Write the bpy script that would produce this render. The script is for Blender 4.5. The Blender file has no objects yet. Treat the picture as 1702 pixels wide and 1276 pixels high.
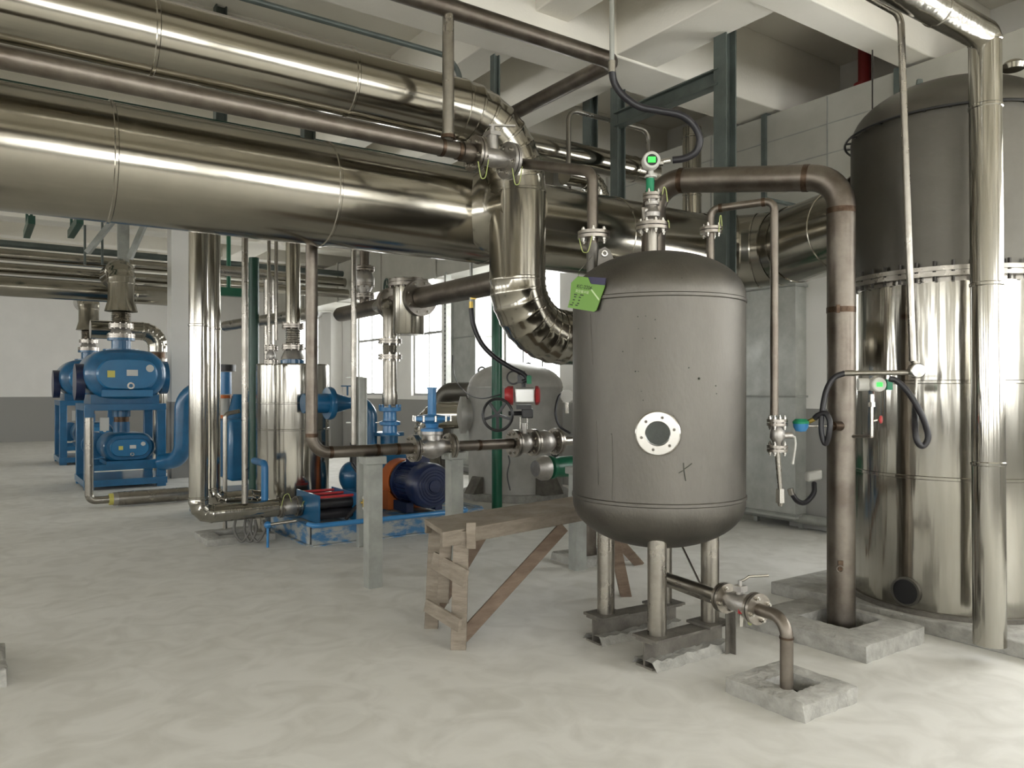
import bpy, math, random
from mathutils import Vector, Matrix
from mathutils.geometry import tessellate_polygon
random.seed(7)
C = bpy.context.scene.collection
sc = bpy.context.scene
# ------------------------------------------------------------ camera, sky, exposure
F = 1290.0; CX = 851.0; HY = 648.0; EYE = 1.5
ANG = math.radians(34.8); S_, C_ = math.sin(ANG), math.cos(ANG)
cd = bpy.data.cameras.new('camera'); cam = bpy.data.objects.new('camera', cd); C.objects.link(cam)
cam.location = (0, 0, EYE); cam.rotation_euler = (math.pi/2, 0, -ANG)
cd.sensor_width = 36; cd.lens = F*36/1702; cd.shift_y = (HY-638)/1702; cd.clip_start = 0.05; cd.clip_end = 200
sc.camera = cam
w = bpy.data.worlds.new('sky'); sc.world = w; w.use_nodes = True
bg = w.node_tree.nodes['Background']; bg.inputs[0].default_value = (1.0, 0.99, 0.975, 1); bg.inputs[1].default_value = 8.0
sc.view_settings.view_transform = 'Standard'; sc.view_settings.look = 'None'; sc.view_settings.gamma = 1
sc.view_settings.exposure = 0.72; sc.view_settings.use_curve_mapping = False
XR = 7.7; XL = -11.0; YB = 26.6; YF = -6.0; ZC = 5.0; ZB = 4.3
WIN_R = [(-5.2,-3.4),(-2.6,-.2),(0.3,3.1),(9.75,11.4),(13.55,14.85),(16.25,17.75),(20.3,22.2)]
WIN_F = [(-9.5,-7.1),(-6.1,-3.7),(-2.7,-0.3),(0.7,3.1),(4.1,6.5)]
WIN_L = [(-4.5,-2.0),(0.0,2.5),(4.5,7.0),(9.0,11.5),(13.5,16.0),(18.0,20.5)]
SILL, HEAD = 1.38, 3.5
def portal(loc, rot, sx, sy):
    l = bpy.data.lights.new('daylight_portal', 'AREA'); l.shape = 'RECTANGLE'; l.size = sx; l.size_y = sy
    l.cycles.is_portal = True
    o = bpy.data.objects.new('daylight_portal', l); C.objects.link(o); o.location = loc; o.rotation_euler = rot
zm = (SILL+HEAD)/2; zh = HEAD-SILL
for a, b in WIN_R: portal((XR+.12, (a+b)/2, zm), (0, math.pi/2, 0), zh, b-a)
for a, b in WIN_F: portal(((a+b)/2, YF-.12, zm), (math.pi/2, 0, 0), b-a, zh)
for a, b in WIN_L: portal((XL-.12, (a+b)/2, zm), (0, -math.pi/2, 0), zh, b-a)
# ------------------------------------------------------------ photo measuring helpers (metres)
def R3(r, d, z): return Vector((S_*d+C_*r, C_*d-S_*r, z))
def D(px, py, d): return R3((px-CX)*d/F, d, EYE-(py-HY)*d/F)
def G(px, py, z=0.0):
    d = (EYE-z)*F/(py-HY); return R3((px-CX)*d/F, d, z)
def PZ(px, d, z): return R3((px-CX)*d/F, d, z)
def ax(p, px, v):                 # go from p along v until seen at column px
    k = (px-CX)/F; r = C_*p.x-S_*p.y; d = S_*p.x+C_*p.y
    vr = C_*v.x-S_*v.y; vd = S_*v.x+C_*v.y
    t = (k*d-r)/(vr-k*vd); return p+v*t
X = Vector((1,0,0)); Y = Vector((0,1,0)); Z = Vector((0,0,1))
VR = Vector((C_, -S_, 0)); VD = Vector((S_, C_, 0))     # to the right / away, as seen
# ------------------------------------------------------------ materials
def mat(name, col, metal=0., rough=.5, col2=None, ns=3., bump=0., bs=20., rv=0., stretch=None, lo=.35, hi=.65, coat=0, aniso=0):
    m = bpy.data.materials.new(name); m.use_nodes = True; nt = m.node_tree; n = nt.nodes; L = nt.links
    b = n['Principled BSDF']; b.inputs['Metallic'].default_value = metal; b.inputs['Roughness'].default_value = rough
    b.inputs['Base Color'].default_value = (*col, 1)
    if coat: b.inputs['Coat Weight'].default_value = coat; b.inputs['Coat Roughness'].default_value = .12
    geo = n.new('ShaderNodeNewGeometry'); mp = n.new('ShaderNodeMapping'); L.new(geo.outputs['Position'], mp.inputs[0])
    if stretch: mp.inputs['Scale'].default_value = stretch
    if col2 or rv:
        t = n.new('ShaderNodeTexNoise'); t.inputs['Scale'].default_value = ns; t.inputs['Detail'].default_value = 6
        t.inputs['Roughness'].default_value = .62
        L.new(mp.outputs[0], t.inputs['Vector'])
        cr = n.new('ShaderNodeValToRGB'); cr.color_ramp.elements[0].position = lo; cr.color_ramp.elements[1].position = hi
        cr.color_ramp.elements[0].color = (*col, 1); cr.color_ramp.elements[1].color = (*(col2 or col), 1)
        L.new(t.outputs['Fac'], cr.inputs[0])
        if col2: L.new(cr.outputs[0], b.inputs['Base Color'])
        if rv:
            mr = n.new('ShaderNodeMapRange'); mr.inputs[1].default_value = .3; mr.inputs[2].default_value = .7
            mr.inputs[3].default_value = rough-rv; mr.inputs[4].default_value = rough+rv
            L.new(t.outputs['Fac'], mr.inputs[0]); L.new(mr.outputs[0], b.inputs['Roughness'])
    if bump:
        t2 = n.new('ShaderNodeTexNoise'); t2.inputs['Scale'].default_value = bs; t2.inputs['Detail'].default_value = 3
        L.new(mp.outputs[0], t2.inputs['Vector'])
        bp = n.new('ShaderNodeBump'); bp.inputs['Strength'].default_value = bump; bp.inputs['Distance'].default_value = .02
        L.new(t2.outputs['Fac'], bp.inputs['Height']); L.new(bp.outputs[0], b.inputs['Normal'])
    return m
M = {}
M['clad'] = mat('polished_cladding', (.40,.375,.32), 1, .17, (.33,.31,.265), 1.2, .11, 3.0, .05)
M['cladv'] = mat('polished_cladding_vertical', (.47,.45,.405), 1, .15, (.34,.325,.285), 1.5, .30, 3.2, .06, (2.4,2.4,.22))
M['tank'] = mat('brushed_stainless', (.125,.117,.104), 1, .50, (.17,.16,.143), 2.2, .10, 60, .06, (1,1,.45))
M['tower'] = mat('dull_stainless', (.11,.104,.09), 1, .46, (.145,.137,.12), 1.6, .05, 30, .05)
M['brown'] = mat('stained_stainless', (.14,.118,.098), 1, .42, (.22,.195,.165), 6, .05, 30, .06)
M['steel'] = mat('plain_stainless', (.40,.375,.335), 1, .30, (.30,.28,.245), 7, .04, 30, .06)
M['weld'] = mat('heat_tinted_weld', (.06,.038,.026), 1, .45, (.12,.085,.06), 20)
M['flange'] = mat('machined_flange', (.42,.39,.35), 1, .32, (.26,.235,.205), 9)
M['cast'] = mat('cast_stainless', (.50,.48,.45), 1, .45, (.38,.36,.34), 12, .1, 90)
M['bolt'] = mat('bright_bolt', (.55,.53,.49), 1, .25)
M['blackbolt'] = mat('dark_bolt', (.05,.045,.04), .6, .45)
M['galv'] = mat('galvanised_sheet', (.50,.51,.48), .55, .42, (.40,.41,.38), 5, .02, 20, .06)
M['duct'] = mat('duct_sheet', (.44,.43,.38), .25, .5, (.38,.37,.32), 2, .03, 4)
M['ggrey'] = mat('grey_green_paint', (.105,.125,.112), .1, .45, (.075,.09,.08), 5, .02, 30)
M['greypost'] = mat('grey_primer', (.33,.34,.31), .15, .5, (.26,.265,.245), 8, .04, 40)
M['dgreen'] = mat('dark_green_paint', (.008,.045,.03), 0, .35, (.012,.06,.038), 6)
M['green'] = mat('green_paint', (.006,.11,.055), 0, .3, (.008,.085,.045), 3)
M['tgreen'] = mat('transmitter_green', (.01,.22,.10), 0, .4)
M['blue'] = mat('blue_enamel', (.010,.115,.25), 0, .3, (.007,.085,.19), 4, .03, 25, coat=.4)
M['lblue'] = mat('light_blue_paint', (.035,.20,.44), 0, .32, (.028,.165,.38), 6, coat=.3)
M['blue2'] = mat('blue_cover', (.016,.15,.32), 0, .3, (.012,.125,.27), 4, coat=.3)
M['navy'] = mat('navy_motor', (.008,.018,.07), 0, .35, (.006,.012,.045), 6, coat=.2)
M['wornblue'] = mat('worn_blue_paint', (.05,.17,.33), 0, .5, (.34,.35,.33), 6, .05, 30, 0, (1,1,2.2), .42, .56)
M['orange'] = mat('orange_guard', (.50,.13,.03), 0, .45)
M['red'] = mat('red_paint', (.42,.03,.035), 0, .35)
M['dred'] = mat('fire_red_paint', (.20,.012,.012), 0, .4)
M['rubber'] = mat('black_rubber', (.012,.011,.014), 0, .38)
M['black'] = mat('black_paint', (.014,.014,.015), 0, .35)
M['alu'] = mat('aluminium', (.62,.62,.60), .8, .35)
M['white'] = mat('off_white_enamel', (.56,.55,.51), 0, .45, (.48,.47,.43), 3)
M['wtank'] = mat('grey_white_vessel', (.46,.45,.42), .25, .42, (.37,.36,.33), 4, .05, 30)
M['yellow'] = mat('yellow_plastic', (.55,.50,.12), 0, .5)
M['brass'] = mat('brass', (.50,.36,.10), 1, .35)
M['wire'] = mat('yellow_green_wire', (.42,.47,.16), 0, .5)
M['hose_w'] = mat('grey_hose', (.10,.095,.085), 0, .4)
M['conc'] = mat('rough_concrete', (.40,.39,.36), 0, .9, (.27,.265,.24), 9, .7, 28)
M['pit'] = mat('shaded_pit_concrete', (.07,.068,.06), 0, .95, (.04,.04,.036), 9, .4, 28)  # darker copy of the concrete, the shade inside the pits put into its colour
M['ceil'] = mat('ceiling_plaster', (.80,.765,.68), 0, .85, (.75,.715,.63), 1.2, .12, 45)
M['wood'] = mat('weathered_wood', (.29,.25,.20), 0, .75, (.19,.155,.118), 5, .35, 22, 0, (1,1,5))
M['wood2'] = mat('brown_wood', (.20,.145,.105), 0, .75, (.13,.09,.062), 6, .3, 22, 0, (1,1,4))
M['tag'] = mat('green_tag', (.125,.27,.03), 0, .4)
M['tagd'] = mat('purple_print', (.012,.008,.05), 0, .4)
M['ink'] = mat('black_ink', (.015,.02,.01), 0, .6)
M['pale'] = mat('pale_print', (.50,.62,.33), 0, .5)
M['plate'] = mat('name_plate', (.50,.50,.47), .2, .4)
M['rust'] = mat('rusty_steel', (.115,.105,.09), .5, .6, (.20,.185,.16), 8, .2, 60)
M['wfr'] = mat('window_aluminium', (.30,.30,.29), .3, .4)
# floor: polished dusty concrete
m = mat('floor_concrete', (.72,.71,.675), 0, .6, (.66,.65,.61), .9, .05, 14, .1, None, .3, .7); M['floor'] = m
nt = m.node_tree; n = nt.nodes; L = nt.links
t = n.new('ShaderNodeTexNoise'); t.inputs['Scale'].default_value = 3.6; t.inputs['Detail'].default_value = 8; t.inputs['Distortion'].default_value = 1.2
geo = [q for q in n if q.type == 'NEW_GEOMETRY'][0]; L.new(geo.outputs['Position'], t.inputs['Vector'])
cr = n.new('ShaderNodeValToRGB'); cr.color_ramp.elements[0].position = .35; cr.color_ramp.elements[0].color = (.86,.855,.84,1); cr.color_ramp.elements[1].position = .6; cr.color_ramp.elements[1].color = (1,1,1,1)
L.new(t.outputs['Fac'], cr.inputs[0]); mx = n.new('ShaderNodeMix'); mx.data_type = 'RGBA'; mx.blend_type = 'MULTIPLY'; mx.inputs[0].default_value = 1
r0 = [q for q in n if q.type == 'VALTORGB'][0]; L.new(r0.outputs[0], mx.inputs[6]); L.new(cr.outputs[0], mx.inputs[7]); L.new(mx.outputs[2], n['Principled BSDF'].inputs['Base Color'])
# wall: white above, grey painted dado below
m = mat('two_tone_wall', (.80,.785,.75), 0, .8, (.76,.745,.71), 1.5, .05, 30); M['wall'] = m
nt = m.node_tree; n = nt.nodes; L = nt.links; geo = [q for q in n if q.type == 'NEW_GEOMETRY'][0]
sp = n.new('ShaderNodeSeparateXYZ'); L.new(geo.outputs['Position'], sp.inputs[0])
lt = n.new('ShaderNodeMath'); lt.operation = 'LESS_THAN'; lt.inputs[1].default_value = 1.3; L.new(sp.outputs[2], lt.inputs[0])
mx = n.new('ShaderNodeMix'); mx.data_type = 'RGBA'; L.new(lt.outputs[0], mx.inputs[0]); r0 = [q for q in n if q.type == 'VALTORGB'][0]
L.new(r0.outputs[0], mx.inputs[6]); mx.inputs[7].default_value = (.29,.285,.27,1); L.new(mx.outputs[2], n['Principled BSDF'].inputs['Base Color'])
def glassmat(name, tint, gl):
    m = bpy.data.materials.new(name); m.use_nodes = True; n = m.node_tree.nodes; L = m.node_tree.links; n.clear()
    o = n.new('ShaderNodeOutputMaterial'); a = n.new('ShaderNodeBsdfTransparent'); a.inputs[0].default_value = (*tint, 1)
    g = n.new('ShaderNodeBsdfGlossy'); g.inputs['Roughness'].default_value = .03; x = n.new('ShaderNodeMixShader'); x.inputs[0].default_value = gl
    L.new(a.outputs[0], x.inputs[1]); L.new(g.outputs[0], x.inputs[2]); L.new(x.outputs[0], o.inputs[0]); return m
M['glass'] = glassmat('window_glass', (.95,.96,.96), .05)
M['sight'] = glassmat('sight_glass', (.45,.55,.58), .28)
m = bpy.data.materials.new('lcd_green'); m.use_nodes = True; b = m.node_tree.nodes['Principled BSDF']
b.inputs['Base Color'].default_value = (.02,.5,.05,1); b.inputs['Emission Color'].default_value = (.05,.9,.08,1); b.inputs['Emission Strength'].default_value = .9; M['lcd'] = m
# ------------------------------------------------------------ mesh builder
WL = {}
def basis(a):
    a = Vector(a).normalized(); u = a.cross(Z if abs(a.z) < .9 else X).normalized(); return a, u, a.cross(u)
class MB:
    def __init__(s): s.v = []; s.f = []
    def add(s, vs, fs):
        k = len(s.v); s.v += [Vector(p) for p in vs]; s.f += [tuple(i+k for i in f) for f in fs]; return s
    def box(s, c, size, u=X, v=None, w=Z):
        u = Vector(u).normalized(); w = Vector(w).normalized(); v = Vector(v).normalized() if v is not None else w.cross(u).normalized()
        c = Vector(c); a, b, d = size[0]/2, size[1]/2, size[2]/2
        vs = [c+u*(i*a)+v*(j*b)+w*(k*d) for k in (-1,1) for j in (-1,1) for i in (-1,1)]
        return s.add(vs, [(0,2,3,1),(4,5,7,6),(0,1,5,4),(2,6,7,3),(0,4,6,2),(1,3,7,5)])
    def bar(s, p, q, wd, ht, up=Z):            # rectangular bar between two points
        p, q = Vector(p), Vector(q); t = (q-p).normalized(); v = Vector(up).cross(t)
        if v.length < 1e-4: v = X.copy()
        v.normalize(); return s.box((p+q)/2, ((q-p).length, wd, ht), t, v, t.cross(v))
    def lathe(s, o, axis, prof, seg=32, ref=None):
        a, u, v = basis(axis); o = Vector(o); vs = []; fs = []
        for r, h in prof:
            for i in range(seg):
                th = 2*math.pi*i/seg; vs.append(o+a*h+(u*math.cos(th)+v*math.sin(th))*max(r, 1e-5))
        for j in range(len(prof)-1):
            for i in range(seg):
                k = (i+1) % seg; fs.append((j*seg+i, j*seg+k, (j+1)*seg+k, (j+1)*seg+i))
        if prof[0][0] > 1e-4: fs.append(tuple(range(seg-1, -1, -1)))
        if prof[-1][0] > 1e-4: fs.append(tuple((len(prof)-1)*seg+i for i in range(seg)))
        return s.add(vs, fs)
    def cyl(s, p, q, r, r2=None, seg=20):
        p, q = Vector(p), Vector(q); return s.lathe(p, q-p, [(r, 0), (r if r2 is None else r2, (q-p).length)], seg)
    def ring(s, c, axis, ro, ri, t, seg=28):
        return s.lathe(c, axis, [(ri,-t/2),(ro,-t/2),(ro,t/2),(ri,t/2),(ri,-t/2)][:5], seg) if False else s._ring(c, axis, ro, ri, t, seg)
    def _ring(s, c, axis, ro, ri, t, seg):
        a, u, v = basis(axis); c = Vector(c); vs = []; fs = []
        for r, h in ((ri,-t/2),(ro,-t/2),(ro,t/2),(ri,t/2)):
            for i in range(seg):
                th = 2*math.pi*i/seg; vs.append(c+a*h+(u*math.cos(th)+v*math.sin(th))*r)
        for j in range(4):
            for i in range(seg):
                k = (i+1) % seg; j2 = (j+1) % 4; fs.append((j*seg+i, j*seg+k, j2*seg+k, j2*seg+i))
        return s.add(vs, fs)
    def torus(s, c, axis, R, r, seg=28, sg=8, a0=0, a1=2*math.pi):
        a, u, v = basis(axis); c = Vector(c); full = abs(a1-a0-2*math.pi) < 1e-3
        pts = [c+(u*math.cos(a0+(a1-a0)*i/seg)+v*math.sin(a0+(a1-a0)*i/seg))*R for i in range(seg+(0 if full else 1))]
        return s.sweep(pts, r, sg, closed=full)
    def sweep(s, pts, r, seg=12, closed=False, radii=None, cap=True):
        n = len(pts); T = []
        for i in range(n):
            if closed: T.append((pts[(i+1) % n]-pts[i-1]).normalized())
            elif i == 0: T.append((pts[1]-pts[0]).normalized())
            elif i == n-1: T.append((pts[-1]-pts[-2]).normalized())
            else: T.append(((pts[i+1]-pts[i]).normalized()+(pts[i]-pts[i-1]).normalized()).normalized())
        _, u, _ = basis(T[0]); vs = []; fs = []
        for i in range(n):
            u = (u-T[i]*u.dot(T[i])).normalized(); v = T[i].cross(u); rr = radii[i] if radii else r
            for k in range(seg):
                th = 2*math.pi*k/seg; vs.append(pts[i]+(u*math.cos(th)+v*math.sin(th))*rr)
        for i in range(n if closed else n-1):
            j = (i+1) % n
            for k in range(seg):
                l = (k+1) % seg; fs.append((i*seg+k, i*seg+l, j*seg+l, j*seg+k))
        if not closed and cap:
            fs.append(tuple(range(seg-1, -1, -1))); fs.append(tuple((n-1)*seg+k for k in range(seg)))
        return s.add(vs, fs)
    def sphere(s, c, r, sz=1, seg=20):
        pr = [(r*math.sin(math.pi*i/12), -r*sz*math.cos(math.pi*i/12)) for i in range(13)]; return s.lathe(c, Z, pr, seg)
    def prism(s, poly, z0, z1):
        n = len(poly); vs = [Vector((p[0], p[1], z0)) for p in poly]+[Vector((p[0], p[1], z1)) for p in poly]
        return s.add(vs, [tuple(range(n-1,-1,-1)), tuple(range(n, 2*n))]+[(i, (i+1) % n, n+(i+1) % n, n+i) for i in range(n)])
    def build(s, name, material, parent=None, bevel=0, ang=38):
        lo = Vector([min(p[i] for p in s.v) for i in range(3)]); hi = Vector([max(p[i] for p in s.v) for i in range(3)])
        o3 = (lo+hi)/2
        me = bpy.data.meshes.new(name); me.from_pydata([p-o3 for p in s.v], [], s.f); me.update()
        me.materials.append(M[material] if isinstance(material, str) else material)
        me.polygons.foreach_set('use_smooth', [True]*len(me.polygons))
        try: me.set_sharp_from_angle(angle=math.radians(ang))
        except Exception: pass
        o = bpy.data.objects.new(name, me); C.objects.link(o); WL[o] = o3
        if parent is not None: o.parent = parent; o.location = o3-WL[parent]
        else: o.location = o3
        if bevel:
            b = o.modifiers.new('bevel', 'BEVEL'); b.width = bevel; b.segments = 2; b.limit_method = 'ANGLE'
        return o
def tag(o, label, cat, group=None, kind=None):
    if label: o['label'] = label
    if cat: o['category'] = cat
    if group: o['group'] = group
    if kind: o['kind'] = kind
    return o
def thing(name, label, cat, loc, group=None):
    o = bpy.data.objects.new(name, None); C.objects.link(o); o.location = loc; o.empty_display_size = .1
    WL[o] = Vector(loc); return tag(o, label, cat, group)
def struct(name, mb, material, parent=None, **k):
    o = mb.build(name, material, parent, **k)
    if parent is None: o['kind'] = 'structure'
    return o
def copy_tree(o, parent=None):
    c = o.copy(); C.objects.link(c)
    if parent: c.parent = parent
    for ch in list(o.children): copy_tree(ch, c)
    return c
def fillet(pts, R, n=8):
    pts = [Vector(p) for p in pts]; out = [(pts[0], 0)]; Rs = R if isinstance(R, (list, tuple)) else [R]*(len(pts)-2)
    for i in range(1, len(pts)-1):
        a = (pts[i-1]-pts[i]); b = (pts[i+1]-pts[i]); la, lb = a.length, b.length; a.normalize(); b.normalize()
        th = a.angle(b)
        if th > 3.1: out.append((pts[i], 0)); continue
        t = min(Rs[i-1]/math.tan(th/2), la*.95 if i == 1 else la*.49, lb*.95 if i == len(pts)-2 else lb*.49)
        r = t*math.tan(th/2); bis = (a+b).normalized(); c = pts[i]+bis*(r/math.sin(th/2))
        p0 = pts[i]+a*t-c; tot = math.pi-th; axs = p0.cross(pts[i]+b*t-c).normalized()
        for k in range(n+1): out.append((c+Matrix.Rotation(tot*k/n, 3, axs) @ p0, 1))
    out.append((pts[-1], 0)); return out
def pipe_mb(pts, r, R=.1, n=8, seg=24, seams=0, gore=0, mb=None, off=0., h=.005):
    fp = fillet(pts, R, n); P = []; Q = []
    def seam(p, t, rr=r):
        for dlt, e in ((-.012,0),(-.007,h),(.007,h),(.012,0)): P.append(p+t*dlt); Q.append(rr+e)
    for i, (p, f) in enumerate(fp):
        if i == 0: P.append(p); Q.append(r); continue
        q = fp[i-1][0]; ln = (p-q).length; t = (p-q)/max(ln, 1e-6)
        if seams and not (f and fp[i-1][1]):
            s = seams-off if i == 1 else seams*.5
            while s < ln-.03:
                if s > .03: seam(q+t*s, t)
                s += seams
        if f and gore and i < len(fp)-1:
            t2 = (fp[i+1][0]-p).normalized(); tt = (t+t2).normalized()
            if (p-P[-1]).length > .02: seam(p, tt)
            else: P.append(p); Q.append(r)
        elif (p-P[-1]).length > 1e-4: P.append(p); Q.append(r)
    mb = mb or MB(); return mb.sweep(P, r, seg, radii=Q)
def pipe(name, label, pts, r, material, R=.1, cat='pipe', group=None, parent=None, **k):
    o = pipe_mb(pts, r, R, **k).build(name, material, parent, ang=30)
    return tag(o, label, cat if parent is None else None, group)
def catmull(pts, n=8):
    pts = [Vector(p) for p in pts]; P = [pts[0]*2-pts[1]]+pts+[pts[-1]*2-pts[-2]]; out = []
    for i in range(1, len(P)-2):
        for k in range(n):
            t = k/n; a, b, c, d = P[i-1], P[i], P[i+1], P[i+2]
            out.append(.5*((2*b)+(c-a)*t+(2*a-5*b+4*c-d)*t*t+(3*b-a-3*c+d)*t**3))
    out.append(pts[-1]); return out
def hose(name, label, pts, r, material='rubber', cat='hose', parent=None):
    o = MB().sweep(catmull(pts), r, 12).build(name, material, parent); return tag(o, label, cat if parent is None else None)
_bolt = {}
def bolts(flg, c, axis, Rb, nb, br, ln, mt='bolt', one=False, ph=.3):
    a, u, v = basis(axis)
    pos = [Vector(c)+(u*math.cos(2*math.pi*i/nb+ph)+v*math.sin(2*math.pi*i/nb+ph))*Rb for i in range(nb)]
    if one:
        mb = MB()
        for p in pos: mb.lathe(p-a*ln/2, a, [(br,0),(br,ln)], 6)
        return mb
    for p in pos:
        mb = MB(); mb.lathe(p-a*ln/2, a, [(br*.6,0),(br*.6,ln*.12),(br,ln*.12),(br,ln*.32),(br*.5,ln*.32),(br*.5,ln*.68),(br,ln*.68),(br,ln*.88),(br*.6,ln*.88),(br*.6,ln)], 6)
        mb.build('bolt', mt, flg)
def flange(parent, c, axis, ro, ri, t=.018, nb=8, gap=.006, fine=False, mt='flange', name='flange', pair=True):
    """a bolted flange joint; near ones carry each bolt as its own sub-part"""
    a = Vector(axis).normalized(); c = Vector(c); mb = MB()
    if pair: mb._ring(c-a*(t/2+gap/2), a, ro, ri*.8, t, 32); mb._ring(c+a*(t/2+gap/2), a, ro, ri*.8, t, 32); mb._ring(c, a, ri*1.35, ri*.8, gap, 24)
    else: mb._ring(c, a, ro, ri*.8, t, 32)
    tot = (2*t+gap) if pair else t; Rb = (ro+ri)/2*1.06; br = min((ro-ri)*.26, .014)
    if not fine:
        k = bolts(None, c, a, Rb, nb, br, tot+.03, one=True); mb.add(k.v, k.f)
    f = mb.build(name, mt, parent)
    if fine: bolts(f, c, a, Rb, nb, br, tot+.045)
    return f
def wire(parent, p, q, drop, r=.003):
    p, q = Vector(p), Vector(q); m = (p+q)/2-Z*drop
    return MB().sweep(catmull([p, p+(m-p)*.5-Z*drop*.35, m, q+(m-q)*.5-Z*drop*.35, q], 6), r, 6).build('grounding_wire', 'wire', parent)
# ------------------------------------------------------------ the room
def curb_rect(f, ly, lx, h, hole):
    """front corner f, extends ly along +Y and lx along +X"""
    return dict(f=Vector((f.x, f.y, 0)), ly=ly, lx=lx, h=h, hole=hole)
def turn(p, o, a): return o+Matrix.Rotation(a, 3, 'Z') @ (p-o)
CURBS = {
 'drain': curb_rect(G(1336,1173,.08), .44, .42, .08, (.12,.30,.12,.31)),
 'riser': curb_rect(G(1438,1073,.10), .80, .62, .10, (.22,.56,.20,.56)),
 'rear': curb_rect(G(967,931,.07), .42, .62, .07, (.10,.32,.10,.45)),
 'left': curb_rect(G(345,897,.07), .55, .65, .07, (.15,.42,.15,.5)),
 'near': curb_rect(G(-60,1150,.09), .5, .5, .09, (.12,.38,.12,.38)),
}
CURBS['near']['f'] = G(12,1140)-X*.5; CURBS['near']['f'].z = 0
holes = []
for c in CURBS.values():
    a, b, p, q = c['hole']; f = c['f']; holes.append([f+X*x+Y*y for x, y in ((p,a),(q,a),(q,b),(p,b))])
loops = [[Vector((XL,YF,0)), Vector((XR,YF,0)), Vector((XR,YB,0)), Vector((XL,YB,0))]]+holes
flat = [v for l in loops for v in l]; tris = tessellate_polygon(loops)
fm = MB(); fm.add(flat, [tuple(t) for t in tris])
for i, f in enumerate(fm.f):
    a, b, c = (fm.v[k] for k in f)
    if (b-a).cross(c-a).z < 0: fm.f[i] = f[::-1]
struct('floor', fm, 'floor')
struct('ceiling', MB().box(((XL+XR)/2,(YF+YB)/2,ZC+.1), (XR-XL+1,YB-YF+1,.2)), 'ceil')
def wall(name, a, b, wins, fn, thick=.24):
    mb = MB(); cur = a
    for w0, w1 in wins+[(b, b)]:
        if w0 > cur: fn(mb, cur, w0, 0, ZC)
        if w1 > w0: fn(mb, w0, w1, 0, SILL); fn(mb, w0, w1, HEAD, ZC)
        cur = w1
    return struct(name, mb, 'wall')
wall('wall_right', YF, YB, WIN_R, lambda m, a, b, z0, z1: m.box((XR+.12,(a+b)/2,(z0+z1)/2), (.24,b-a,z1-z0)))
wall('wall_left', YF, YB, WIN_L, lambda m, a, b, z0, z1: m.box((XL-.12,(a+b)/2,(z0+z1)/2), (.24,b-a,z1-z0)))
wall('wall_front', XL, XR, WIN_F, lambda m, a, b, z0, z1: m.box(((a+b)/2,YF-.12,(z0+z1)/2), (b-a,.24,z1-z0)))
struct('wall_back', MB().box(((XL+XR)/2,YB+.12,ZC/2), (XR-XL+.48,.24,ZC)), 'wall')
wi = 0
def window(c, u, wd):
    global wi; wi += 1
    fr = MB(); t = .05; zt = 2.68
    for s in (-1, 1): fr.box(c+u*(s*(wd/2-t/2)), (t,.07,zh), u)
    for z in (SILL+t/2, zt, HEAD-t/2): fr.box(Vector((c.x,c.y,z)), (wd-2*t,.07,t), u)
    nm = 3 if wd > 1.6 else 2
    for k in range(1, nm): fr.box(c+u*(-wd/2+wd*k/nm), (t*.8,.06,zh-2*t), u)
    o = fr.build('window_%d' % wi, 'wfr'); o['kind'] = 'structure'
    MB().box(c, (wd-2*t,.008,zh-2*t), u).build('pane', 'glass', o)
for a, b in WIN_R: window(Vector((XR+.1,(a+b)/2,zm)), Y, b-a)
for a, b in WIN_F: window(Vector(((a+b)/2,YF-.1,zm)), X, b-a)
for a, b in WIN_L: window(Vector((XL-.1,(a+b)/2,zm)), Y, b-a)
ti = 0
def trim(mb, m='ceil', **k):
    global ti; ti += 1; return struct('trim_%d' % ti, mb, m, **k)
for y0, y1, zb in ((-3.6,-3.1,ZB),(-1.1,-.8,ZB+.1),(1.1,1.4,ZB+.1),(3.35,3.62,ZB),(4.86,5.37,ZB),(7.4,7.7,ZB+.1),(9.9,10.4,ZB),(12.4,12.7,ZB+.1),(14.9,15.4,ZB),(17.4,17.7,ZB+.1),(19.9,20.4,ZB),(22.6,22.9,ZB+.1)):
    trim(MB().box(((XL+XR)/2,(y0+y1)/2,(zb+ZC)/2+.002), (XR-XL-.01,y1-y0,ZC-zb)), bevel=.01)
for x0, x1, zb in ((-9.0,-8.6,ZB+.02),(-4.6,-4.2,ZB+.02),(-.4,0,ZB+.02),(3.6,3.93,ZB+.15),(4.45,4.92,ZB+.02)):
    trim(MB().box(((x0+x1)/2,(YB+YF)/2,(zb+ZC)/2+.001), (x1-x0,YB-YF-.01,ZC-zb)), bevel=.01)
# wall pilasters
for y0, y1 in ((4.62,5.28),(12.0,12.6),(18.6,19.2)):
    trim(MB().box((XR-.16,(y0+y1)/2,ZC/2-.36), (.3,y1-y0,ZC-.74)), 'wall')
pc = PZ(299, 13.4, 0); trim(MB().box((pc.x,pc.y,ZB/2), (.34,.34,ZB)), 'wall')
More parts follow.
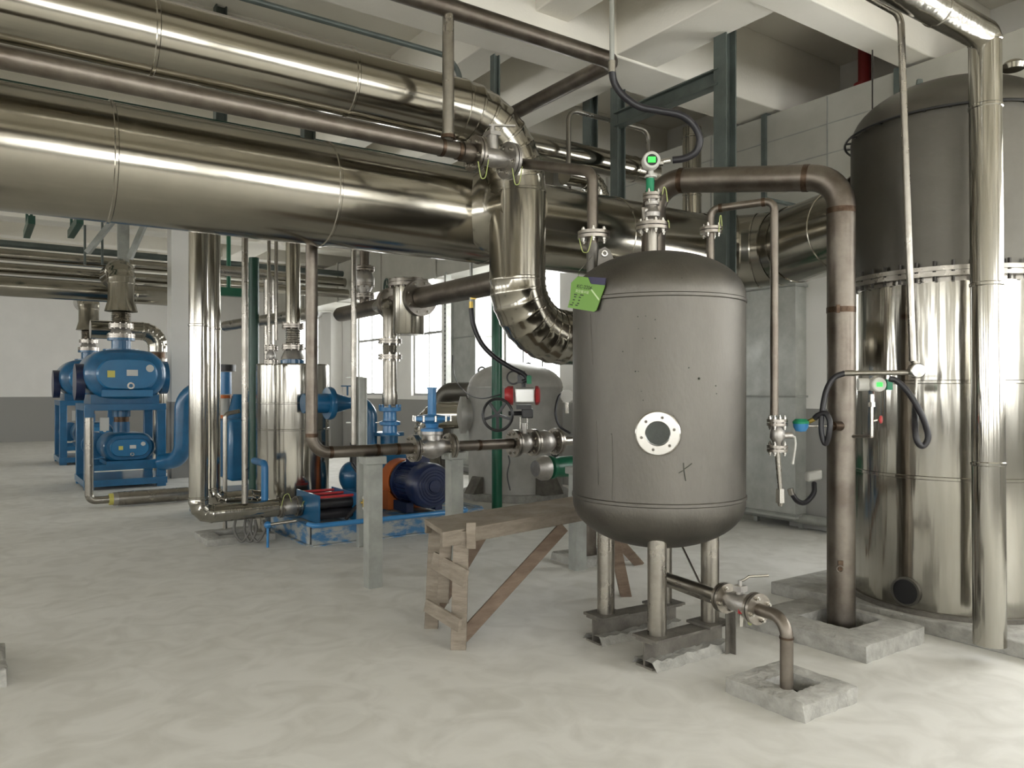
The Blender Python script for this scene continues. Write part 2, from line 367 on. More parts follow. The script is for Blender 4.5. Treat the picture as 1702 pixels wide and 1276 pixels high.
# ------------------------------------------------------------ concrete curbs round the floor openings
def curb(key, label):
    c = CURBS[key]; f = c['f']; a, b, p, q = c['hole']; lx, ly, h = c['lx'], c['ly'], c['h']
    t = thing('concrete_curb', label, 'curb', f+X*lx/2+Y*ly/2)
    random.seed(sum(map(ord, key)))
    def nz(): return (random.random()-.5)*.014
    # ring of rough concrete with irregular edges
    N = 9; out = []; inn = []
    def side(p0, p1, k): return [p0.lerp(p1, i/k) for i in range(k)]
    oc = [f, f+X*lx, f+X*lx+Y*ly, f+Y*ly]; ic = [f+X*p+Y*a, f+X*q+Y*a, f+X*q+Y*b, f+X*p+Y*b]
    for i in range(4): out += side(oc[i], oc[(i+1) % 4], N); inn += side(ic[i], ic[(i+1) % 4], N)
    n = len(out); vs = []; 
    for P in out: vs.append(Vector((P.x+nz(), P.y+nz(), 0)))
    for i, P in enumerate(out): vs.append(Vector((P.x+nz()*.8, P.y+nz()*.8, h-.006+nz()*.4)))
    for P, Qi in zip(out, inn): m_ = P.lerp(Qi, .12); vs.append(Vector((m_.x, m_.y, h+.004+nz()*.4)))
    for P in inn: vs.append(Vector((P.x, P.y, h+nz()*.4)))
    for P in inn: vs.append(Vector((P.x, P.y, -.02)))
    fs = [(j*n+i, j*n+(i+1) % n, (j+1)*n+(i+1) % n, (j+1)*n+i) for j in range(4) for i in range(n)]
    MB().add(vs, fs).build('curb_ring', 'conc', t)
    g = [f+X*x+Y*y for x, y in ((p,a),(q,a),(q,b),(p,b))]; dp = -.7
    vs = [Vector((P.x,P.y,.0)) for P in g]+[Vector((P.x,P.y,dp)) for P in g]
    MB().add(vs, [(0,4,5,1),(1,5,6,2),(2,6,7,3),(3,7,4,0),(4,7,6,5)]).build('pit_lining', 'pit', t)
    return t
curb('drain', 'square rough concrete curb round the thin drain pipe in the right foreground')
curb('riser', 'concrete curb round the hole where the thick brown riser pipe enters the floor')
curb('rear', 'low concrete curb on the floor behind the left leg of the upright steel tank')
curb('left', 'low concrete curb under the bent feet of the twin shiny pipes on the left')
curb('near', 'corner of a concrete curb cut off by the left edge of the view')
# tower pad
pa = G(1281,966,.09); pb = G(1690,1066,.09)
pd = (pa-pb).normalized(); pb2 = pb-pd*.35
px_ = Vector((pd.y,-pd.x,0)); px_ = px_ if px_.x > 0 else -px_
tag(MB().prism([pb2, pb2+px_*2.0, pa+px_*2.0, pa], 0, .09).build('equipment_pad', 'conc', bevel=.008), 'low concrete pad under the tall insulated tower at right', 'pad')
# ------------------------------------------------------------ ventilation ducts
dt = thing('air_duct', 'large rectangular sheet metal air duct running high along the right wall', 'duct', (7.1,10,3.45))
MB().box((7.12,11.0,3.86), (1.04,21.0,.82)).build('duct_body', 'duct', dt)
for y in (2.4,3.62,5.0,7.4,9.6,11.8,14.,16.2,18.4,20.6):
    m_ = MB(); m_.box((6.585,y,3.86), (.03,.05,.86)); m_.box((7.12,y,3.44), (1.06,.05,.03)); m_.box((7.12,y,4.285), (1.06,.05,.03)); m_.build('angle_frame', 'ggrey' if y < 6 else 'duct', dt)
m_ = MB()
for y in (3.0,4.3,5.7,6.6): m_.box((6.597,y,3.86), (.006,.012,.8))
for z in (3.72,4.0): m_.box((6.597,6.,z), (.006,6.,.008))
m_.build('sheet_seam', 'greypost', dt)
def vduct(label, px0, px1, xf, z0, z1, zs):
    p0 = ax(Vector((xf,5,0)), px0, Y); p1 = ax(Vector((xf,5,0)), px1, Y); yc = (p0.y+p1.y)/2; wd = abs(p0.y-p1.y)
    t = thing('vertical_duct', label, 'duct', (xf+.2,yc,z0)); MB().box((xf+.22,yc,(z0+z1)/2), (.44,wd,z1-z0)).build('duct_body', 'galv', t)
    for z in zs: m_ = MB(); m_.box((xf+.2,yc,z), (.47,wd+.05,.02)); m_.build('joint_strip', 'greypost', t)
    m_ = MB(); m_.box((xf-.012,yc+wd/2-.03,(z0+z1)/2), (.02,.06,z1-z0)); m_.build('corner_angle', 'galv', t)
    for s in (-1,1): MB().box((xf+.2,yc+s*(wd/2-.06),z0/2), (.05,.05,z0)).build('foot', 'greypost', t)
vduct('galvanised vertical duct reaching down to the floor on the right wall behind the tank', 1232, 1322, 7.2, .12, 3.45, (.16,1.43,2.62))
vduct('galvanised vertical duct on the window wall between bright windows', 750, 790, 7.25, .12, 3.45, (.16,2.45))
t = thing('cable_tray', 'thin upright perforated cable tray left of the rear vertical duct', 'cable tray', PZ(744,13.2,.9))
p = PZ(744,13.2,0); m_ = MB().box((p.x,p.y,1.75), (.1,.06,3.5)); m_.build('tray', 'galv', t)
m_ = MB()
for k in range(32): m_.box((p.x-.051,p.y,1.0+k*.075), (.006,.03,.03))
m_.build('slot_row', 'black', t)
# ------------------------------------------------------------ overhead pipes
q = PZ(860,5.6,0); zP1 = 3.42
v1 = Vector((q.x,q.y,0))
zlow = EYE-(557-HY)*5.6/F
t = thing('insulated_header_pipe', 'upper thick polished overhead pipe that bends down and turns behind the tank', 'pipe', (q.x,q.y,zlow))
pts = [Vector((-4.6,q.y,zP1)), Vector((q.x,q.y,zP1)), Vector((q.x,q.y,zlow)), Vector((q.x+1.75,q.y,zlow))]
pipe_mb(pts, .203, [.50,.40], n=8, seg=40, seams=1.12, gore=1, off=.2).build('cladding', 'clad', t, ang=30)
q2 = PZ(860,6.2,0); zP2 = EYE+276*6.2/F
t = thing('insulated_main_pipe', 'thickest polished pipe crossing overhead below the upper one and entering the tower', 'pipe', (q2.x,q2.y,zP2))
tc = PZ(1645,5.31,0); tc = R3(3.0,5.31,0)
xe = ax(Vector((q2.x,q2.y,0)), 1235, X)
e2 = Vector((xe.x+.12,q2.y,zP2)); dirt = Vector((tc.x-e2.x, tc.y-e2.y, 0)).normalized()
pipe_mb([Vector((-4.2,q2.y,zP2)), e2, Vector((tc.x,tc.y,zP2))-dirt*.64], .345, [.55], n=5, seg=48, seams=1.3, gore=1, off=.35, h=.007).build('cladding', 'clad', t, ang=30)
m_ = MB()
m_.lathe(Vector((q.x,q2.y-.34,zP2)), -Y, [(.33,-.1),(.30,0),(.24,.05),(.215,.12),(.205,.2),(.205,.24)], 40); m_.build('branch_saddle', 'clad', t)
m_ = MB(); m_._ring(Vector((tc.x,tc.y,zP2))-dirt*.72, dirt, .40, .3, .03, 48); m_._ring(Vector((tc.x,tc.y,zP2))-dirt*.77, dirt, .39, .3, .02, 48); m_.build('end_flange', 'steel', t)
# smaller insulated pipe behind
q4 = D(1000,270,7.5)
pipe('insulated_pipe', 'medium polished pipe seen between and behind the two thick overhead pipes', [Vector((-3,q4.y,q4.z)), ax(q4,1085,X)], .125, 'clad', seams=1.4, seg=32)
p = D(1150,330,8.0)
pipe('insulated_riser', 'short shiny vertical pipe behind the brown overhead pipe, right of the hose', [Vector((p.x,p.y,2.9)), Vector((p.x,p.y,4.2))], .095, 'clad', seams=.6)
p = D(996,305,7.0); pipe('insulated_elbow', 'small polished pipe bend standing on the main pipe left of the tank nozzle', [Vector((p.x-.4,p.y,3.38)), Vector((p.x,p.y,3.38)), Vector((p.x,p.y,2.95))], .09, 'clad', .18, gore=1, n=6)
# dark green beam
p = D(300,197,6.35)
tag(MB().box((p.x-.2,p.y,p.z), (7.2,.07,.075)).build('rack_beam', 'dgreen', bevel=.004), 'long dark green steel beam showing as a dark line between the overhead pipes at left', 'beam')
# process line P3 with tee, valve and drop into tank
A = D(745,247,4.75); tank = R3(.860,4.58,0); TX, TY = tank.x, tank.y
nl = D(985,430,4.62); nlx = Vector((nl.x,nl.y,0))
zA = A.z
t = thing('vent_line', 'stained steel overhead pipe with flanged valve, dropping to the left nozzle of the tank', 'pipe', A)
B1 = ax(A,790,X); B2 = ax(A,846,X); E = Vector((nl.x,nl.y,zA-.0))
pipe_mb([Vector((-2.4,A.y,zA)), B1-X*.02], .052, seg=28).build('pipe_run', 'brown', t)
pipe_mb([B2, B2+X*.08, Vector((nl.x,nl.y,2.80)), Vector((nl.x,nl.y,2.27))], .033, .09, seg=24).build('drop_pipe', 'brown', t, ang=30)
for c_, a_, r_ in ((A-X*.05,X,.056),(A+X*.07,X,.056),(A+Z*.07,Z,.046)): MB()._ring(c_,a_,r_,r_-.014,.022,24).build('weld_bead', 'weld', t)
pipe_mb([A+X*.09, A+X*.16], .062).build('reducer', 'brown', t)
f = flange(t, B1, X, .112, .05, .018, 6, fine=True); f2 = flange(t, B2, X, .118, .04, .02, 6, fine=True, mt='cast')
mid = (B1+B2)/2; hl = (B2-B1).length/2
vb = MB(); vb.lathe(B1, X, [(.05,0),(.045,.03),(.058,hl*.7),(.062,hl),(.058,hl*1.3),(.045,2*hl-.03),(.05,2*hl)], 28); vb.cyl(mid, mid+Z*.14, .04, .035); vb.box(mid+Z*.15, (.08,.08,.025)); vb.cyl(mid+Z*.15, mid+Z*.2, .018)
vb.build('valve_body', 'cast', t); MB().bar(mid+Z*.2-X*.03, mid+Z*.215+X*.14-Y*.05, .022, .01).build('valve_lever', 'cast', t)
for b in (B1,B2): wire(t, b-X*.03-Y*.08-Z*.07, b+X*.04-Y*.09-Z*.05, .11)
flange(t, D(987,391,4.62), Z, .095, .036, .018, 6, fine=True)
p = D(987,391,4.62); wire(t, p-VR*.09, p-VR*.02-VD*.09-Z*.02, .1)
# vertical small pipe and overhead header P0
zP0 = EYE+635*4.75/F
pipe('vent_riser', 'grey vertical pipe from the tee by the flanged valve up to the inclined overhead pipe', [A+Z*.06, Vector((A.x,A.y,zP0))], .036, 'steel')
e0 = ax(Vector((A.x,A.y,zP0)),1021,X)
pipe('overhead_header', 'highest brown steel pipe near the ceiling with a blind bend at its right end', [Vector((-1.6,A.y,zP0)), e0, e0+Y*2.1], .058, 'brown', .075, seg=28)
# conduit and hose to top transmitter
cn = D(1017,112,4.42)
t = thing('hanging_conduit', 'thin vertical conduit hanging from the ceiling to the top of the curved black hose', 'conduit', cn)
MB().cyl(cn, Vector((cn.x,cn.y,ZC)), .014).build('tube', 'galv', t); MB().cyl(cn-Z*.03, cn+Z*.035, .021).build('fitting', 'bolt', t)
hose('cable_hose', 'black flexible hose curving from the ceiling conduit to the transmitter on the tank top',
     [D(1017,116,4.42),D(1021,137,4.44),D(1035,158,4.45),D(1062,177,4.46),D(1095,184,4.47),D(1130,191,4.48),D(1152,207,4.49),D(1163,230,4.5),D(1157,252,4.52),D(1138,263,4.54),D(1118,266,4.56)], .021)
# instrument tubing frame
p = D(945,182,7.0); q_ = ax(p,1078,X)
pipe('instrument_tubing', 'thin bent tubing with two drops behind the hose, left of the upright tank top', [Vector((p.x,p.y,3.0)), p, q_, Vector((q_.x,q_.y,3.1))], .022, 'steel', .1, seg=12)
p = D(600,52,5.9); q_ = ax(p,765,X)
pipe('ceiling_conduit', 'slim grey conduit under the ceiling above the upper thick pipe at left', [Vector((-2,p.y,p.z)), q_, q_-Z*.3], .022, 'ggrey', .2, seg=12)
# steel supports of the rack
def post(name, label, px, d, z0, z1, wd=.1, m='ggrey', cat='steel column', parent=None, group=None):
    p = PZ(px,d,0); mb = MB(); tk = .012
    mb.box((p.x,p.y,(z0+z1)/2), (wd-2*tk,tk,z1-z0)); mb.box((p.x-wd/2+tk/2,p.y,(z0+z1)/2), (tk,wd,z1-z0)); mb.box((p.x+wd/2-tk/2,p.y,(z0+z1)/2), (tk,wd,z1-z0))
    o = mb.build(name, m, parent); return tag(o, label, cat, group) if parent is None else o
post('rack_column', 'wide grey-green steel column from the ceiling down behind the right side of the tank top', 1205, 6.2, 1.9, 4.98, .125)
post('rack_column', 'grey-green steel column hanging from the ceiling just right of the conduit and hose end', 1027, 7.25, 3.1, 4.98, .1)
post('rack_column', 'steel post with dark left face crossing behind the inclined pipe, left of the hose', 981, 7.9, 3.3, ZC, .11)
post('rack_column', 'short steel hanger between the ceiling beam and the bend of the upper thick pipe', 823, 6.5, 3.3, ZB, .06)
post('rack_column', 'dark steel post seen between the thick overhead pipes, left of centre', 512, 6.7, 2.95, 4.32, .1)
post('rack_column', 'grey steel post at the top left behind the upper thick pipe', 366, 7.1, 3.2, ZC, .1)
a_ = PZ(1199,6.2,4.0); b_ = a_+Y*1.22
mb = MB(); mb.bar(a_-Z*.06, b_-Z*.06, .1, .012); mb.bar(a_+Z*.06, b_+Z*.06, .1, .012); mb.bar(a_, b_, .012, .12)
tag(mb.build('rack_crossbeam', 'ggrey'), 'grey-green steel crossbeam joining two rack columns under the ceiling', 'beam')
# brown elbowed riser P5
z5 = 2.93; p5 = PZ(1086,5.5,0); p5b = PZ(1398,4.86,0)
t = thing('riser_pipe', 'thick dull brown pipe bridging over the tank and dropping into the floor', 'pipe', p5b)
pipe_mb([Vector((p5.x,p5.y,1.2)), Vector((p5.x,p5.y,z5+.05)), Vector((p5b.x,p5b.y,z5-.1)), Vector((p5b.x,p5b.y,-.3))], .084, [.2,.2], seg=36, n=10).build('pipe_body', 'brown', t, ang=30)
dd = (Vector((p5b.x,p5b.y,z5-.1))-Vector((p5.x,p5.y,z5+.05))).normalized(); A5 = Vector((p5.x,p5.y,z5+.05)); B5 = Vector((p5b.x,p5b.y,z5-.1))
for c_, a_ in ((A5+dd*.21,dd),(B5-dd*.21,dd),(B5-Z*.21,Z),(Vector((B5.x,B5.y,2.0)),Z)): MB()._ring(c_,a_,.087,.07,.035,32).build('weld_bead', 'weld', t)
p = Vector((B5.x,B5.y,0)); cdir = -VD
MB().box(p+cdir*.085-VR*.04+Z*.42, (.03,.01,.06), VR).build('lifting_tab', 'weld', t); MB().torus(p+cdir*.088-VR*.045+Z*.40, VD, .02, .005).build('ring_tab', 'brown', t)
MB().box(p+cdir*.085-VR*.055+Z*2.0, (.02,.008,.05), VR).build('name_tab', 'weld', t)
# brown L pipe right nozzle -> sample valve
nr = D(1181,425,4.62); s1 = PZ(1181,4.62,2.575); s2 = PZ(1287,4.45,2.585); zs = EYE-(690-HY)*4.45/F
t = thing('sampling_line', 'thin brown pipe from the right tank nozzle to a hanging flanged ball valve', 'pipe', s2)
pipe_mb([Vector((nr.x,nr.y,2.24)), s1, s2, Vector((s2.x,s2.y,zs))], .023, [.05,.05], seg=18).build('pipe_run', 'brown', t, ang=30)
for c_ in (s1+(s2-s1).normalized()*.06, s2-(s2-s1).normalized()*.06): MB()._ring(c_,s2-s1,.026,.02,.02,18).build('weld_bead', 'weld', t)
flange(t, D(1182,383,4.62), Z, .065, .024, .016, 4, fine=True); p = D(1182,383,4.62); wire(t, p+VR*.06-VD*.02, p+VR*.03-VD*.06-Z*.02, -.09)
fA = PZ(1292,4.45,EYE-(702-HY)*4.45/F); fB = PZ(1292,4.45,EYE-(745-HY)*4.45/F)
flange(t, fA, Z, .058, .022, .016, 4, fine=True); flange(t, fB, Z, .058, .022, .016, 4, fine=True)
mid = (fA+fB)/2; vb = MB(); vb.lathe(fB, Z, [(.024,0),(.03,.04),(.042,.06),(.042,.1),(.03,.12),(.024,.15)], 24); vb.cyl(mid, mid+VR*.085, .018); vb.build('valve_body', 'cast', t)
MB().sweep([mid+VR*.08, mid+VR*.1-Z*.01, mid+VR*.105-Z*.05, mid+VR*.088-Z*.165], .007, 8).build('valve_lever', 'white', t)
bt = PZ(1297,4.45,EYE-(835-HY)*4.45/F); MB().cyl(fB-Z*.02, bt+Z*.07, .016, .013).build('tail_pipe', 'steel', t)
m_ = MB(); m_.cyl(bt+Z*.08, bt, .025, .027, 6); m_.cyl(bt, bt-Z*.02, .02, .012); m_.build('tail_nut', 'bolt', t)
# ------------------------------------------------------------ the tank
R = .5; zb, zt = .855, 2.04; hh = .27
t = thing('buffer_tank', 'large upright dull stainless steel tank with round sight glass standing on four legs', 'tank', tank)
pr = [(R*math.cos(a), zb-hh*math.sin(a)) for a in [math.pi/2*(1-i/14) for i in range(15)]]
pr += [(R,zb+.02)]
for z in (zb+.02,):
    pr += [(R+.006,zb+.025),(R+.006,zb+.04),(R,zb+.045)]
pr += [(R,zt-.045),(R+.006,zt-.04),(R+.006,zt-.025),(R,zt-.02),(R,zt)]
pr += [(R*math.cos(a), zt+hh*math.sin(a)) for a in [math.pi/2*(i/14) for i in range(1,15)]]
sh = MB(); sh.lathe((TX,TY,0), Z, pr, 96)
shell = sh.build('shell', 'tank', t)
legs = {'B':PZ(1092,4.25,0),'A':PZ(1007,4.66,0),'C':PZ(1180,4.5,0),'D':PZ(1103,4.9,0)}
for k, p in legs.items():
    l = MB().cyl(Vector((p.x,p.y,.165)), Vector((p.x,p.y,.80)), .052, seg=28).build('leg', 'steel', t)
    MB().box((p.x,p.y,.157), (.2,.18,.014)).build('foot_plate', 'rust', l)
def beam(label, a, b):
    u = (b-a).normalized(); p, q_ = a-u*.1, b+u*.1; p.z = q_.z = 0; mb = MB()
    mb.bar(p+Z*.143, q_+Z*.143, .125, .012); mb.bar(p+Z*.075, q_+Z*.075, .012, .13); mb.bar(p+Z*.006, q_+Z*.006, .125, .012)
    tt = thing('base_beam', label, 'beam', (p+q_)/2); mb.build('steel_beam', 'rust', tt)
    random.seed(len(label)); n_ = 16; v_ = Z.cross(u); vs = []; fs = []
    for i in range(n_+1):
        c_ = p.lerp(q_, i/n_)
        for o_, h_ in ((-.095,0),(-.064,.035),(.064,.035),(.095,0)): vs.append(c_+v_*(o_+(random.random()-.5)*.02)+Z*(h_+(random.random()*.02 if h_ else .001)))
    for i in range(n_):
        for k in range(3): fs.append((i*4+k, i*4+k+1, i*4+4+k+1, i*4+4+k))
    MB().add(vs, fs).build('cement_bedding', 'conc', tt)
beam('rusty steel beam on the floor under the two nearer tank legs', legs['B'], legs['C'])
beam('rusty steel beam on the floor under the two farther tank legs', legs['A'], legs['D'])
# sight glass
dirc = Vector((-TX,-TY,0)).normalized(); ur = Vector((-dirc.y,dirc.x,0)); ur = ur if ur.dot(VR) > 0 else -ur
sg = Vector((TX,TY,1.272))+dirc*(R-.01)
sgo = MB(); sgo.lathe(sg, dirc, [(.066,-.02),(.118,-.02),(.118,.02),(.112,.026),(.108,.026),(.108,.045),(.066,.045),(.062,.03),(.062,-.02)], 48); so = sgo.build('sight_glass_frame', 'bolt', t)
MB().cyl(sg-dirc*.004, sg+dirc*.02, .066, seg=40).build('glass', 'sight', so)
MB().cyl(sg-dirc*.02, sg-dirc*.008, .066, seg=40).build('dark_interior', 'black', so)
MB().lathe(sg-dirc*.007, dirc, [(.118,.0),(.124,.0),(.124,.024),(.118,.024)], 40).build('gasket', 'rust', so)
for i in range(6):
    a = math.pi*2*i/6+.25; p = sg+dirc*.047+(ur*math.cos(a)+Z*math.sin(a))*.087; MB().cyl(p-dirc*.004, p+dirc*.006, .008, seg=6).build('bolt', 'rust', so)
# lug and nozzles
lg = MB(); p = PZ(1005,4.5,2.18); lu = VR
for a_, b_ in (((-.05,0),(.06,-.03)),):
    lg.add([p+lu*x+VD*y+Z*z for y in (-.006,.006) for x, z in ((-.05,-.06),(.09,-.01),(.03,.13),(.0,.15),(-.035,.13))], [(0,1,2,3,4),(9,8,7,6,5)]+[(i,(i+5),(i+1)%5+5,(i+1)%5) for i in range(5)])
lg.build('lifting_lug', 'tank', t); p = PZ(1005,4.49,2.29); MB().torus(p, VD, .014, .006).build('lug_eye', 'bolt', t)
for nx, z0, z1, r in ((nl,2.2,2.37,.036),(nr,2.18,2.42,.022)): MB().cyl(Vector((nx.x,nx.y,z0)), Vector((nx.x,nx.y,z1)), r).build('nozzle', 'tank', t)
tp = PZ(1084,4.56,0); MB().cyl(Vector((tp.x,tp.y,2.27)), Vector((tp.x,tp.y,2.44)), .034).build('nozzle', 'steel', t)
# surface marks
def surf(px, py):       # point on the tank wall as seen at px,py
    k = (px-CX)/F; o = Vector((0,0,EYE)); v = (VD+VR*k-Z*((py-HY)/F)); a = v.x**2+v.y**2; b = -2*(TX*v.x+TY*v.y); c = TX*TX+TY*TY-(R+.0015)**2
    return o+v*((-b-math.sqrt(b*b-4*a*c))/(2*a))
mk = MB()
for pth in ([(1136,769),(1137,783),(1140,799)],[(1138,779),(1144,775),(1150,770)],[(1128,786),(1135,782)]):
    mk.sweep([surf(*p) for p in pth], .0022, 6)
mk.build('handwritten_mark', 'ink', t)
mk = MB(); mk.sweep([surf(*p) for p in ((1117,695),(1117,690),(1120,690),(1121,695))], .0018, 6); mk.build('stamped_mark', 'ink', t)
random.seed(3)
for pth in ([(981,522),(982,560),(985,605)],[(991,700),(993,760),(994,805)],[(1017,720),(1018,790),(1017,830)]):
    MB().sweep([surf(*p) for p in pth], .0012, 6).build('drip_line', 'rust', t)
mk = MB()
for px, py, s in ((1060,526,2),(1073,525,1.6),(1089,531,2),(1061,546,1.5),(1089,562,2.4),(1068,562,1.5),(1035,584,2),(1056,617,2.4),(1061,617,1.6),(1145,611,2.2),(1162,629,4),(1190,641,2),(1191,654,1.6),(1133,462,1.6),(1016,721,1.6),(1069,665,2),(1066,650,1.6)):
    c = surf(px,py); mk.sphere(c, .0016*s, 1, 8)
mk.build('dirt_spot', 'ink', t)
# transmitter & valve on tank top
def zc(py, d=4.56): return EYE-(py-HY)*d/F
t = thing('pressure_transmitter', 'round white transmitter with green lit screen and green sleeve on top of the tank', 'transmitter', (tp.x,tp.y,2.44))
def P(py): return Vector((tp.x,tp.y,zc(py)))
flange(t, P(377), Z, .095, .035, .018, 8, fine=True)
vb = MB(); vb.lathe(P(371), Z, [(.034,0),(.034,.02),(.05,.035),(.05,.06),(.036,.075),(.03,.1),(.042,.105),(.042,.125),(.03,.13),(.03,.15)], 28); vb.build('valve_body', 'cast', t)
MB().cyl(P(350)-VR*.045, P(350)-VR*.02, .022).build('valve_stem', 'cast', t)
MB().bar(P(345)-VR*.052, P(379)-VR*.045-VD*.03, .02, .01, VD).build('valve_lever', 'cast', t)
flange(t, P(327)-VR*.0, Z, .055, .02, .016, 4, fine=True)
MB().cyl(P(323)-VR*.012, P(297)-VR*.012, .024).build('green_sleeve', 'tgreen', t)
m_ = MB(); c0 = P(292)-VR*.008; m_.cyl(P(299)-VR*.008, P(284)-VR*.008, .016); m_.cyl(c0-Z*.012, c0, .036, seg=8); m_.build('neck', 'white', t)
ic = P(270)-VR*.012
hd = MB().lathe(ic+VD*.05, -VD, [(.036,0),(.042,.01),(.042,.05),(.052,.055),(.052,.1),(.046,.108),(.034,.108),(.033,.10),(.0,.10)], 8+16).build('housing', 'white', t)
MB().cyl(ic-VD*.051, ic-VD*.054, .034).build('dial', 'black', hd); MB().box(ic-VD*.056+Z*.001, (.044,.004,.032), VR).build('screen', 'lcd', hd)
m_ = MB(); m_.cyl(ic+VR*.04, ic+VR*.075, .02, seg=8); m_.cyl(ic+VR*.075+Z*.004, ic+VR*.115+Z*.012, .017); m_.build('cable_gland', 'bolt', t)
wire(t, P(323)+VR*.06, P(335)+VR*.09, -.06); wire(t, P(372)+VR*.09, P(379)+VR*.1, -.03)
# green tag on a wire
cs = [(961,459),(978,461),(982,471),(1006,474),(1005,478),(992,515),(988,518),(944,511),(948,497),(950,470)]
tg = thing('identification_tag', 'bright green plastic tag with printed code hanging at the tank upper left', 'sign', surf(985,490)+dirc*.03)
pc_ = surf(990,490)+dirc*.02; nrm = (dirc*.86-VR*.5).normalized(); nrm = Vector((nrm.x,nrm.y,0)).normalized()
def tagp(px, py, off=0):
    v = (VD+VR*((px-CX)/F)-Z*((py-HY)/F)); o = Vector((0,0,EYE)); t_ = (pc_-o).dot(nrm)/v.dot(nrm); return o+v*t_+nrm*off
def plate(cs, o0, o1):
    n = len(cs); vs = [tagp(x,y,o0) for x, y in cs]+[tagp(x,y,o1) for x, y in cs]
    return MB().add(vs, [tuple(range(n)), tuple(range(2*n-1,n-1,-1))]+[(i,n+i,n+(i+1)%n,(i+1)%n) for i in range(n)])
plate(cs, .0, .004).build('card', 'tag', tg)
plate([(978,460),(1008,462),(1006,474),(984,472)], .001, .0055).build('printed_corner', 'tagd', tg)
u_ = (tagp(980,477)-tagp(960,474)).normalized(); w_ = (tagp(952,476)-tagp(949,497)).normalized(); w_ = (w_-u_*w_.dot(u_)).normalized()
def text_on(s, px, py, size, name, m_):
    cu = bpy.data.curves.new(name, 'FONT'); cu.body = s; cu.size = size; cu.extrude = .0004
    to = bpy.data.objects.new(name, cu); C.objects.link(to); bpy.context.view_layer.update()
    me = bpy.data.meshes.new_from_object(to.evaluated_get(bpy.context.evaluated_depsgraph_get())); C.objects.unlink(to); bpy.data.objects.remove(to)
    me.materials.clear(); me.materials.append(M[m_]); o = bpy.data.objects.new(name, me); C.objects.link(o); nn = u_.cross(w_)
    if nn.dot(nrm) < 0: nn = -nn
    mt = Matrix((u_, w_, nn)).transposed().to_4x4(); pos = tagp(px,py,.0052); o.parent = tg; mt.translation = pos-WL[tg]; o.matrix_local = mt; return o
text_on('KC-2206', 959, 478, .028, 'printed_code', 'ink')
text_on('真空缓冲罐', 957, 485, .018, 'printed_name', 'pale')
m_ = MB()
for (x, y, l) in ((955,489,6),(965,490,7),(955,493,4),(963,494,4),(953,498,4),(962,499,3),(952,503,3),(960,504,4),(948,506,6),(957,507,5)):
    a_ = tagp(x,y,.005); m_.box(a_+u_*l*.0016, (l*.0033,.006,.001), u_, w_, nrm)
m_.build('printed_line', 'ink', tg)
plate([(982,481),(984,480),(997,497),(996,500)], .004, .0048).build('light_stripe', 'pale', tg)
m_ = MB(); m_.sweep([tagp(961,461,.002), D(963,450,4.25), D(985,425,4.5)], .0015, 6); m_.build('hanging_wire', 'bolt', tg)
# ------------------------------------------------------------ drain valve
t0 = R3(.86,4.58,0); dl = R3(1.309,3.70,0); zd = .41; a0 = Vector((t0.x,t0.y,zd)); a1 = Vector((dl.x,dl.y,zd)); dv = (a1-a0).normalized(); Ld = (a1-a0).length
t = thing('drain_line', 'foreground drain pipe with flanged ball valve, bent down into the square floor curb', 'pipe', a1)
fl1 = a0+dv*(Ld*.575); fl2 = a0+dv*(Ld*.80)
pipe_mb([Vector((t0.x,t0.y,.62)), a0, fl1], .032, .08, seg=24).build('outlet_pipe', 'steel', t, ang=30)
pipe_mb([fl2, a1, Vector((a1.x,a1.y,-.25))], .031, .085, seg=28).build('elbow_pipe', 'brown', t, ang=30)
MB()._ring(a1-Z*.09,Z,.034,.028,.01,28).build('weld_bead', 'weld', t)
flange(t, fl1, dv, .078, .034, .017, 4, fine=True); flange(t, fl2, dv, .078, .034, .017, 4, fine=True)
mid = (fl1+fl2)/2; hl = (fl2-fl1).length
vb = MB(); vb.lathe(fl1, dv, [(.034,0),(.036,.03),(.05,.06),(.05,hl-.07),(.036,hl-.03),(.034,hl)], 28); vb.cyl(mid, mid+Z*.085, .022); vb.box(mid+Z*.075, (.05,.05,.03)); vb.cyl(mid+Z*.09, mid+Z*.115, .01); vb.build('valve_body', 'cast', t)
MB().sweep([mid+Z*.11, mid+Z*.118+VR*.02, mid+Z*.135+VR*.045, mid+Z*.14+VR*.145], .007, 8).build('valve_lever', 'bolt', t)
p = mid-VD*.05-VR*.01; MB().box(p-Z*.015, (.03,.012,.05), VR).build('red_handle', 'red', t); MB().box(p-Z*.07, (.016,.01,.07), VR).build('drain_cock', 'bolt', t)
wire(t, fl2-dv*.06-Z*.06, fl2-dv*.02+VD*.02-Z*.07, .03)
p = PZ(1210,4.42,0)
t = thing('valve_support', 'small dark angle iron post beside the tank base beam under the drain valve', 'support', p)
m_ = MB(); m_.box((p.x,p.y,.16), (.04,.006,.32)); m_.box((p.x+.018,p.y-.02,.16), (.006,.04,.32)); m_.build('post', 'rust', t)
a_ = PZ(1108,4.75,.33); b_ = PZ(1192,4.33,.33)
m_ = MB(); m_.bar(a_, b_, .05, .045); 
tag(m_.build('brace_bar', 'steel'), 'horizontal steel brace between the tank legs, above the drain valve', 'brace')
tag(MB().bar(PZ(1127,4.72,.60), PZ(1170,4.47,.34), .008, .03, VD).build('diagonal_strut', 'steel'), 'thin slanted flat strut under the tank, meeting the horizontal brace', 'brace')
